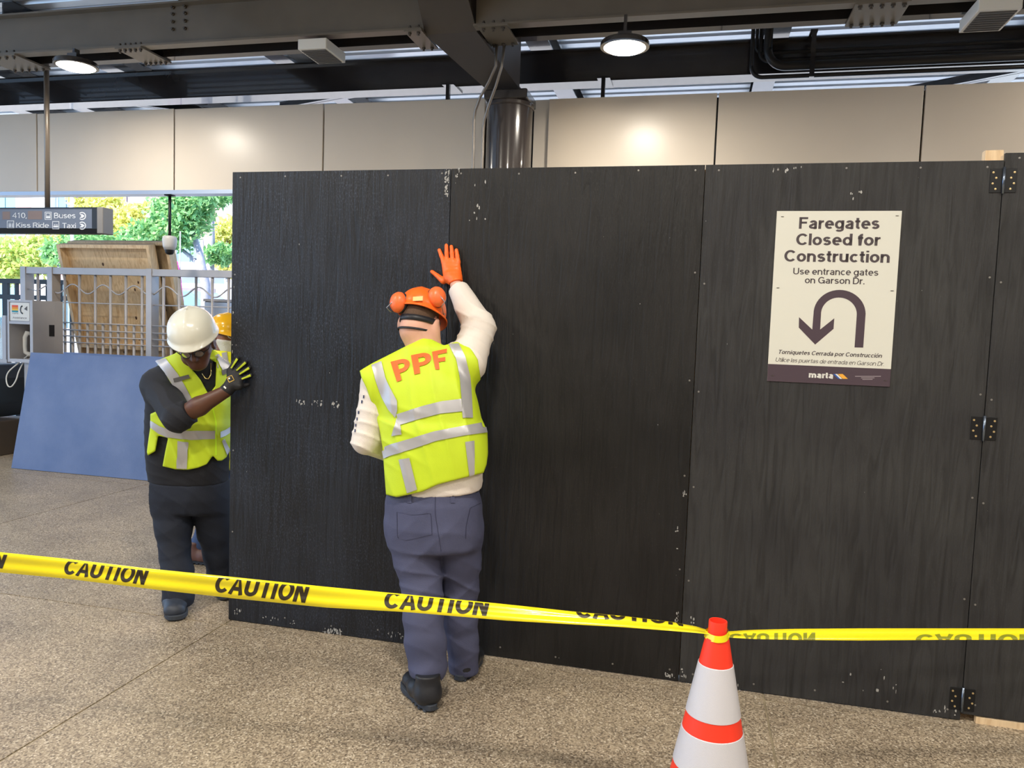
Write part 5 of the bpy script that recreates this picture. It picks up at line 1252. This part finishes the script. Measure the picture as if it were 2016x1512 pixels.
def gy(x, y): return JZ(x, y, 0)
shoe(w1, b1, (-.292, 3.175), (-.440, 3.420), .118, .15, CL['boot_black'], CL['sole'])
shoe(w1, b1, (-.200, 3.465), (-.125, 3.73), .106, .11, CL['boot_black'], CL['sole'])
# orange glove: right hand flat on the wall
def gl1(P):
    F1 = NW-.013
    L_ = []
    for (tx, ty, bx_, by_) in ((864.8, 492.5, 873, 514), (878.8, 483, 879.8, 512), (888.6, 485.5, 891, 512), (898.6, 492.5, 902, 515)):
        L_ += [(JN(tx, ty, F1), JN((tx+bx_)/2, (ty+by_)/2, F1-.003), .0092, .0105), (JN((tx+bx_)/2, (ty+by_)/2, F1-.003), JN(bx_, by_, F1-.006), .0105, .0115)]
    d = caps_fn(P, L_, .004)
    T_ = [(JN(850.5, 535, F1), JN(861, 543, F1-.004), .0095, .0115), (JN(861, 543, F1-.004), JN(873, 553, F1-.016), .012, .017)]
    d = smin(d, caps_fn(P, T_, .004), .006)
    pl2 = [(JN(874, 517, F1-.006), JN(882, 548, F1-.022), .013, .022), (JN(881, 515, F1-.007), JN(888, 548, F1-.024), .014, .024), (JN(891, 515, F1-.007), JN(894, 546, F1-.026), .014, .024), (JN(901, 518, F1-.006), JN(901, 543, F1-.026), .013, .022), (JN(890, 545, F1-.026), JN(898, 556, NW-.056), .030, .034)]
    d = smin(d, caps_fn(P, pl2, .02), .008)
    d = d-folds(P, (.15, 0, 1), 150, .0022, 4)*blob(P, JN(893, 540, NW-.03), .05)
    e = JN(898, 557, NW-.056); ax_ = (wrR-JN(889, 520, NW-.03)); ax_ /= np.linalg.norm(ax_); return smax(d, (P-e)@ax_, .004)
surf_obj('glove', gl1, [JN(845, 475, NW), JN(920, 570, NW-.1)], .03, .0038, CL['glove_orange'], w1, b1, 'thin orange nitrile glove')

# ================================================================ worker with the white helmet at the panel's free edge
b2 = A3([-1.88, 4.35, 0]); w2 = empty('person', b2); tag(w2, 'worker in white helmet and lime vest looking down, gloved hand on the panel edge', 'person')
ax2, ay2 = (1.0, 0.0), (0.0, 1.0)
T2 = [(Jy(372, 965, 4.42), .215, .155), (Jy(371, 925, 4.41), .225, .170), (Jy(369, 880, 4.40), .228, .178), (Jy(368, 830, 4.39), .225, .172), (Jy(368, 785, 4.37), .22, .155), (Jy(370, 748, 4.35), .205, .135), (Jy(376, 718, 4.33), .14, .105), (Jy(382, 700, 4.31), .08, .085)]
sR2, sL2, nk2 = Jy(311, 757, 4.33), Jy(436, 742, 4.42), Jy(381, 714, 4.32)
eR2, wR2 = Jy(350, 823, 4.03), JN(444, 771, NW-.075)
eL2, wL2 = Jy(486, 838, 4.62), Jy(500, 905, 4.62)
def torso2(P):
    d = loft(P, T2, ax2, ay2); d = smin(d, cap(P, nk2, sR2, .08, .082), .05); return smin(d, cap(P, nk2, sL2, .08, .08), .05)
hc2 = Jy(385, 678, 4.12); B2 = frame((.22, -.84, -.46), (-.10, -.3, 1.0))
hf2 = head_fn(hc2, B2*1.0)
hb2 = hand_pts(wL2, (0.05, -.1, -1), (1, 0, 0), 1, .4)
hpR2, hpL2 = Jy(338, 975, 4.42), Jy(408, 975, 4.44)
kR2, aR2 = Jy(345, 1085, 4.33), Jy(350, 1185, 4.22); kL2, aL2 = Jy(426, 1080, 4.52), Jy(433, 1150, 4.52)
def body2(P):
    d = hf2(P); d = smin(d, chain(P, [hc2-B2[1]*.04-B2[2]*.06, Jy(380, 705, 4.26), nk2], [.062, .066, .075], .03), .03)
    d = smin(d, torso2(P)+.03, .03)
    d = smin(d, chain(P, [sR2, eR2], [.05, .046]), .02); d = smin(d, chain(P, [eR2, eR2+(wR2-eR2)*.45, wR2], [.050, .050, .033]), .015)
    d = smin(d, cap(P, wR2, JN(456, 752, NW-.05), .028, .015), .01)
    d = smin(d, chain(P, [sL2, eL2, wL2], [.05, .042, .03]), .02); d = smin(d, caps_fn(P, hb2), .01)
    for h_, k_, a_ in ((hpR2, kR2, aR2), (hpL2, kL2, aL2)): d = smin(d, chain(P, [h_, k_, a_], [.085, .055, .042]), .03)
    return d
ap2 = [hc2-.14, hc2+.14, sR2, sL2, eR2, eL2, wR2, wL2-.15, aR2, aL2, JN(460, 745, NW)]
surf_obj('body', body2, ap2, .12, .005, CL['skin_dark'], w2, b2)
hm2 = helmet_shell('helmet', hc2+B2[2]*.066+B2[1]*-.008, B2, .125, .148, .136, CL['hat_white'], w2, b2, brim=.020, drop=.004, ridge=.007)
hm2['label'] = 'glossy white hard hat with a ridge'
# glasses
def glasses(root, c, B, base_, m, lm):
    mb = MB()
    for sx in (-1, 1):
        pts = [(sx*(.034+.024*cos(t)), .118-.006*abs(cos(t))*(1 if cos(t) > 0 else -.2), .004+.018*sin(t)) for t in np.linspace(0, 2*pi, 21)]
        mb.tube(loc_pts(c, B, base_, pts), .0025, 6)
        mb.tube(loc_pts(c, B, base_, [(sx*.058, .112, .008), (sx*.080, .085, .010), (sx*.086, .0, .008)]), .0025, 6)
    mb.tube(loc_pts(c, B, base_, [(-.010, .120, .008), (.010, .120, .008)]), .0025, 6)
    o = mb.build('glasses', m, root, smooth=True)
    for sx in (-1, 1):
        pts = [(sx*(.034+.023*cos(t)), .118, .004+.017*sin(t)) for t in np.linspace(0, 2*pi, 17)[:-1]]
        link('lens', mkmesh('lens', loc_pts(c, B, base_, pts), [tuple(range(16))]), lm, o)
glasses(w2, hc2, B2, b2, MT['black'], CL['lens'])
band(hm2, hc2, B2, b2, .088, .112, .03, .055, CL['boot_black'], 'head_band', .0)
# black long-sleeved shirt pushed up to the elbow
sE2 = eR2+(wR2-eR2)*.26
def shirt2(P):
    d = torso2(P)
    d = smin(d, chain(P, [sR2, eR2], [.090, .076]), .03); d = smin(d, chain(P, [eR2, sE2], [.074, .064], .02), .012); d = smin(d, chain(P, [sL2, eL2, wL2], [.085, .068, .045]), .03)
    ax_ = (wR2-eR2)/np.linalg.norm(wR2-eR2)
    d = d-folds(P, (.5, .2, .8), 60, .007, 5)*(blob(P, eR2, .13)+.3)-.002*wob(P, 28, 8)
    d = smax(d, np.where((np.linalg.norm(P-eR2, axis=1) < .25) & (P[:, 1] < 4.12), (P-sE2)@ax_, -1), .006)
    d = smax(d, Jy(372, 948, 4.4)[2]-P[:, 2], .01)
    e = wL2+A3([0, 0, .02]); d = smax(d, np.where(np.linalg.norm(P-wL2, axis=1) < .09, e[2]-P[:, 2], -1), .006)
    return smax(d, np.where(np.linalg.norm(P-nk2, axis=1) < .2, (P-nk2)@np.array([0, .45, 1])-.012, -1), .008)
surf_obj('shirt', shirt2, [Jy(280, 690, 4.3), Jy(490, 970, 4.6), Jy(290, 960, 4.15), eR2], .1, .006, CL['shirt_black'], w2, b2, 'black shirt with sleeves pushed up')
# vest: separate outlines for the front and the back halves
VF = [(306, 711), (352, 693), (366, 712), (395, 748), (411, 777), (424, 760), (426, 700), (440, 688), (475, 695), (478, 880), (453, 884), (446, 900), (437, 907), (428, 907), (419, 897), (407, 914), (390, 921), (370, 925), (345, 924), (320, 918), (325, 890), (331, 862), (312, 858), (296, 846), (296, 815), (318, 805), (335, 790), (341, 762), (325, 735)]
VB = [(300, 715), (352, 690), (440, 688), (475, 700), (478, 880), (400, 890), (311, 862), (300, 893), (289, 897), (292, 860), (296, 830), (298, 805), (286, 775), (284, 742)]
def vest2(P):
    d = torso2(P)-.018
    d = smin(d, cap(P, nk2, Jy(298, 748, 4.34), .09, .085), .04)
    d = smin(d, loft(P, [(Jy(371, 950, 4.41), .236, .185), (Jy(370, 890, 4.40), .245, .192), (Jy(368, 830, 4.39), .238, .18)], ax2, ay2), .04)
    d = d-folds(P, (.9, .1, .35), 36, .007, 4)*(.35+blob(P, Jy(375, 880, 4.2), .15))-.003*wob(P, 18, 2)
    yc = np.interp(P[:, 2], [.6, 1.5], [4.44, 4.36])
    FLP = [(296, 840), (312, 856), (306, 888), (291, 897), (289, 890), (293, 860)]
    d = smin(d, ell(P, Jy(302, 868, 4.335), (.04, .05, .13)), .02)
    cut = np.where(P[:, 1] < yc, np.minimum(poly_px(P, VF), poly_px(P, FLP)), poly_px(P, VB))
    return smax(d, cut, .006)
ve2, vb2 = surf_obj('safety_vest', vest2, [Jy(282, 685, 4.1), Jy(480, 930, 4.65), Jy(282, 930, 4.1)], .05, .006, CL['hiviz'], w2, b2, 'lime safety vest open at the neck')
for nm, l_, r_ in (('tape_strap', [(307, 711), (325, 733), (345, 765), (357, 790), (364, 800)], [(327, 706), (350, 735), (365, 760), (378, 785), (383, 800)]),
                   ('tape_band', [(297, 828), (313, 838), (330, 845), (370, 848), (424, 848)], [(297, 842), (313, 854), (330, 861), (375, 866), (424, 864)]),
                   ('tape_strip', [(350, 868), (348, 922)], [(371, 871), (368, 923)]),
                   ('tape_strap', [(424, 700), (432, 720), (442, 737)], [(441, 694), (450, 715), (460, 730)]),
                   ('tape_band', [(433, 850), (443, 846), (452, 840)], [(433, 862), (443, 858), (452, 852)]),
                   ('tape_strip', [(436, 868), (446, 896)], [(441, 864), (452, 886)])):
    strip(nm, vb2, l_, r_, CL['tape'], ve2, b2, 4.2)
strip('radio_tab', vb2, [(342, 745), (372, 737)], [(344, 753), (375, 744)], MT['grille'], ve2, b2, 4.2, 20, 4, .008)
strip('radio_tab', vb2, [(434, 730), (458, 722)], [(436, 739), (460, 730)], MT['grille'], ve2, b2, 4.2, 20, 4, .008)
strip('zip_edge', vb2, [(411, 778), (423, 830), (423, 896)], [(413, 778), (425.5, 830), (425.5, 896)], CL['trim'], ve2, b2, 4.2, 40, 3, .006)
mb = MB(); mb.tube([Jy(398, 735, 4.165)-b2, Jy(404, 745, 4.17)-b2, Jy(410, 746, 4.17)-b2, Jy(415, 738, 4.18)-b2, Jy(415, 715, 4.22)-b2], .0025, 6); mb.build('necklace', CL['gold'], w2, smooth=True)
# dark jeans
def pants2(P):
    d = loft(P, [(Jy(372, 940, 4.42), .222, .165), (Jy(372, 975, 4.42), .228, .168), (Jy(372, 1005, 4.42), .205, .15)], ax2, ay2)
    l1 = chain(P, [Jy(336, 985, 4.40), Jy(342, 1040, 4.36), Jy(344, 1085, 4.32), Jy(349, 1130, 4.27), Jy(351, 1180, 4.23)], [.116, .098, .078, .082, .084], .03)
    l2 = chain(P, [Jy(412, 985, 4.44), Jy(424, 1045, 4.49), Jy(432, 1090, 4.52), Jy(438, 1130, 4.54), Jy(440, 1160, 4.55)], [.115, .098, .088, .082, .080], .03)
    d = smin(d, smin(l1, l2, .01), .035)
    m_ = blob(P, Jy(345, 1090, 4.3), .14)+blob(P, Jy(352, 1180, 4.2), .10)+.7*blob(P, Jy(370, 1000, 4.3), .12)
    d = d-folds(P, (.5, .1, .75), 40, .007, 8)*(m_+.15)-folds(P, (-.6, 0, .6), 30, .006, 1)*(.15+.6*m_)-.003*wob(P, 14, 3)
    bot = np.where(P[:, 0] < Jy(392, 1100, 4.3)[0], Jy(351, 1192, 4.22)[2], Jy(440, 1168, 4.55)[2]); d = smax(d, bot-P[:, 2], .008)
    return smax(d, P[:, 2]-Jy(372, 932, 4.42)[2], .008)
pa2, pb2 = surf_obj('jeans', pants2, [Jy(285, 925, 4.15), Jy(480, 925, 4.7), Jy(360, 1200, 4.15), Jy(440, 1180, 4.65)], .05, .006, CL['pants_dark'], w2, b2, 'very dark blue jeans')
shoe(w2, b2, (-1.905, 4.330), (-1.790, 4.055), .132, .13, mat('trainer_grey', (50, 56, 68), .5, var=.2, vscale=30), CL['sole'], name='trainer')
shoe(w2, b2, (-1.755, 4.66), (-1.64, 4.39), .118, .13, mat('trainer_grey2', (40, 42, 50), .5, var=.2, vscale=30), CL['sole'], name='trainer')
# black glove with lime finger guards, spread on the panel face
GF = [((467.5, 705.5), (460, 716), (452, 730)), ((484, 713), (474, 721), (461, 734)), ((491, 724), (480, 731), (466, 740)), ((494, 738.5), (484, 743), (471, 748))]
def gl2(P):
    L_ = []
    for t_, m_, b_ in GF:
        L_ += [(JN(*t_, NW-.013), JN(*m_, NW-.026), .011, .0125), (JN(*m_, NW-.026), JN(*b_, NW-.040), .0125, .0135)]
    d = caps_fn(P, L_, .004)
    pl2 = [(JN(b_[0], b_[1], NW-.040), JN(453+6*i, 756+1.5*i, NW-.056), .0145, .020) for i, (t_, m_, b_) in enumerate(GF)]
    d = smin(d, caps_fn(P, pl2, .02), .008)
    d = smin(d, caps_fn(P, [(JN(456, 757, NW-.056), JN(447, 768, NW-.070), .034, .037)], .01), .015)
    d = smin(d, caps_fn(P, [(JN(470, 757, NW-.05), JN(480, 759, NW-.03), .016, .012), (JN(480, 759, NW-.03), JN(488, 757, NW-.014), .012, .010)], .006), .008)
    e = JN(444, 771, NW-.073); ax_ = (e-JN(462, 748, NW-.05)); ax_ /= np.linalg.norm(ax_); d = d-.0008*wob(P, 140, 3)
    return smax(d, (P-e)@ax_, .004)
g2, gb2 = surf_obj('glove', gl2, [JN(435, 695, NW-.10), JN(502, 782, NW)], .03, .0038, CL['glove_black'], w2, b2, 'black work glove with lime finger guards')
for t_, m_, b_ in GF:
    a_ = np.array(t_)*.93+np.array(m_)*.07; c_ = np.array(m_)*.35+np.array(b_)*.65
    dd = c_-a_; pv = np.array([-dd[1], dd[0]])/np.linalg.norm(dd)
    strip('finger_guard', gb2, [a_-pv*1.9, (a_+c_)/2-pv*1.5, c_-pv*1.2], [a_+pv*1.9, (a_+c_)/2+pv*1.5, c_+pv*1.2], CL['guard'], g2, b2, 4.05, 16, 4, .0025)
def sq(cx_, cy_, r_, rot): return [(cx_+r_*cos(rot+k*pi/2), cy_+r_*sin(rot+k*pi/2)) for k in range(5)]
o_q, i_q = sq(454, 746, 8.2, .35), sq(454, 746, 6.6, .35)
strip('emblem_outline', gb2, o_q, i_q, mat('emblem_gold', (196, 160, 60), .5), g2, b2, 4.05, 33, 2, .002)
strip('emblem_mark', gb2, [(450, 744), (450, 747)], [(453, 743.5), (453, 746.5)], MT['white'], g2, b2, 4.05, 3, 3, .002)
strip('cuff_print', gb2, [(440, 762), (444, 766)], [(442, 760), (446, 764)], MT['white'], g2, b2, 4.05, 4, 3, .002)

# ================================================================ bearded worker behind, yellow helmet
b3 = A3([-1.75, 5.15, 0]); w3 = empty('person', b3); tag(w3, 'bearded worker in yellow helmet and clear glasses, half hidden behind the panel', 'person')
ax3, ay3 = (0.0, 1.0), (-1.0, 0.0)
T3 = [(Jy(456, 930, 5.15), .17, .14), (Jy(457, 880, 5.15), .185, .155), (Jy(457, 830, 5.14), .19, .155), (Jy(457, 780, 5.13), .195, .145), (Jy(456, 745, 5.12), .185, .13), (Jy(455, 715, 5.11), .12, .10), (Jy(453, 700, 5.10), .07, .08)]
sA, sB, nk3 = Jy(446, 738, 4.94), Jy(462, 742, 5.30), Jy(453, 708, 5.11)
eA, wA = Jy(482, 800, 4.90), Jy(520, 790, 4.80); eB, wB = Jy(500, 800, 5.32), Jy(540, 780, 5.2)
def torso3(P):
    d = loft(P, T3, ax3, ay3); d = smin(d, cap(P, nk3, sA, .075, .075), .05); return smin(d, cap(P, nk3, sB, .075, .075), .05)
hc3 = Jy(447, 658, 5.08); B3 = frame((.75, -.62, -.10), (.05, 0, 1))
hf3 = head_fn(hc3, B3)
def body3(P):
    d = hf3(P); d = smin(d, chain(P, [hc3-B3[1]*.03-B3[2]*.06, Jy(450, 690, 5.10), nk3], [.06, .062, .07], .03), .03); d = smin(d, torso3(P)+.03, .03)
    for s_, e_, w_ in ((sA, eA, wA), (sB, eB, wB)):
        d = smin(d, chain(P, [s_, e_, w_], [.05, .042, .03]), .02); d = smin(d, caps_fn(P, hand_pts(w_, (1, -.3, .1), (0, 0, 1), 1, .3)), .01)
    d = smin(d, chain(P, [Jy(446, 945, 5.10), Jy(420, 1015, 5.10), Jy(396, 1080, 5.12)], [.08, .055, .042]), .03); d = smin(d, chain(P, [Jy(466, 945, 5.22), Jy(500, 1010, 5.25), Jy(505, 1075, 5.3)], [.08, .055, .042]), .03)
    return d
surf_obj('body', body3, [hc3-.14, hc3+.14, sA, sB, wA, wB, wA+A3([.2, -.1, 0]), Jy(390, 1085, 5.1), Jy(510, 1080, 5.3)], .13, .006, CL['skin_mid'], w3, b3)
def beard3(P): q = (P-hc3)@B3.T; m_ = np.maximum(q[:, 2]+.030+.9*np.maximum(0, .03-q[:, 1]), -q[:, 1]+.012); return smax(hf3(P)-.010+.003*wob(P, 90, 2), m_, .012)
surf_obj('beard', beard3, [hc3-.13, hc3+.13], .02, .005, CL['beard'], w3, b3, 'short white beard')
hm3 = helmet_shell('helmet', hc3+B3[2]*.024-B3[1]*.004, B3, .112, .134, .115, CL['hat_yellow'], w3, b3, brim=.05, drop=.0, ridge=.006); hm3['label'] = 'glossy yellow hard hat'
glasses(w3, hc3, B3, b3, MT['white'], CL['lens'])
def shirt3(P):
    d = torso3(P); d = smin(d, chain(P, [sA, eA, eA+(wA-eA)*.8], [.08, .066, .045]), .03); d = smin(d, chain(P, [sB, eB, eB+(wB-eB)*.8], [.08, .066, .045]), .03); d = d-.003*wob(P, 24, 2)
    return smax(d, np.where(np.linalg.norm(P-nk3, axis=1) < .2, (P-nk3)[:, 2]-.015, -1), .008)
surf_obj('shirt', shirt3, [Jy(400, 690, 5.1), Jy(540, 940, 5.4), Jy(400, 940, 4.8)], .1, .008, CL['shirt_white'], w3, b3, 'pale grey shirt')
def vest3(P):
    d = torso3(P)-.02; d = smin(d, loft(P, [(Jy(457, 930, 5.15), .20, .175), (Jy(457, 860, 5.15), .21, .175), (Jy(457, 800, 5.14), .21, .165)], ax3, ay3), .04)-.003*wob(P, 20, 7)
    d = smax(d, -cap(P, nk3, nk3+A3([.02, 0, .1]), .085, .12), .008); d = smax(d, -ell(P, sA+A3([.02, -.06, -.03]), (.10, .07, .12)), .01); return smax(d, Jy(457, 915, 5.15)[2]-P[:, 2], .006)
ve3, vb3 = surf_obj('safety_vest', vest3, [Jy(390, 690, 4.9), Jy(520, 930, 5.4)], .06, .008, CL['hiviz_y'], w3, b3, 'yellow safety vest')
strip('tape_band', vb3, [(430, 838), (455, 836), (480, 838)], [(430, 852), (455, 850), (480, 852)], CL['tape'], ve3, b3, 4.95, 24, 4)
strip('tape_strap', vb3, [(436, 690), (440, 715), (442, 760)], [(446, 688), (450, 715), (453, 760)], CL['tape'], ve3, b3, 4.95, 24, 4)
def pants3(P):
    d = loft(P, [(Jy(456, 905, 5.15), .175, .15), (Jy(456, 945, 5.15), .18, .155), (Jy(456, 965, 5.15), .16, .14)], ax3, ay3)
    d = smin(d, chain(P, [Jy(446, 955, 5.10), Jy(424, 1012, 5.10), Jy(398, 1072, 5.12)], [.11, .085, .074], .03), .03); d = smin(d, chain(P, [Jy(468, 955, 5.22), Jy(498, 1012, 5.25), Jy(505, 1070, 5.3)], [.11, .085, .074], .03), .03)
    d = d-folds(P, (.4, .1, .8), 46, .008, 2)*.6-.003*wob(P, 18, 5); d = smax(d, Jy(398, 1082, 5.12)[2]-P[:, 2], .008); return smax(d, P[:, 2]-Jy(456, 905, 5.15)[2], .008)
surf_obj('jeans', pants3, [Jy(385, 900, 5.0), Jy(520, 1090, 5.4)], .1, .008, CL['jeans'], w3, b3, 'washed blue jeans')
shoe(w3, b3, (-2.165, 5.10), (-1.885, 5.05), .115, .15, CL['boot_brown'], CL['sole'], h=.006)
shoe(w3, b3, (-1.80, 5.29), (-1.52, 5.25), .11, .15, CL['boot_brown'], CL['sole'], h=.006)
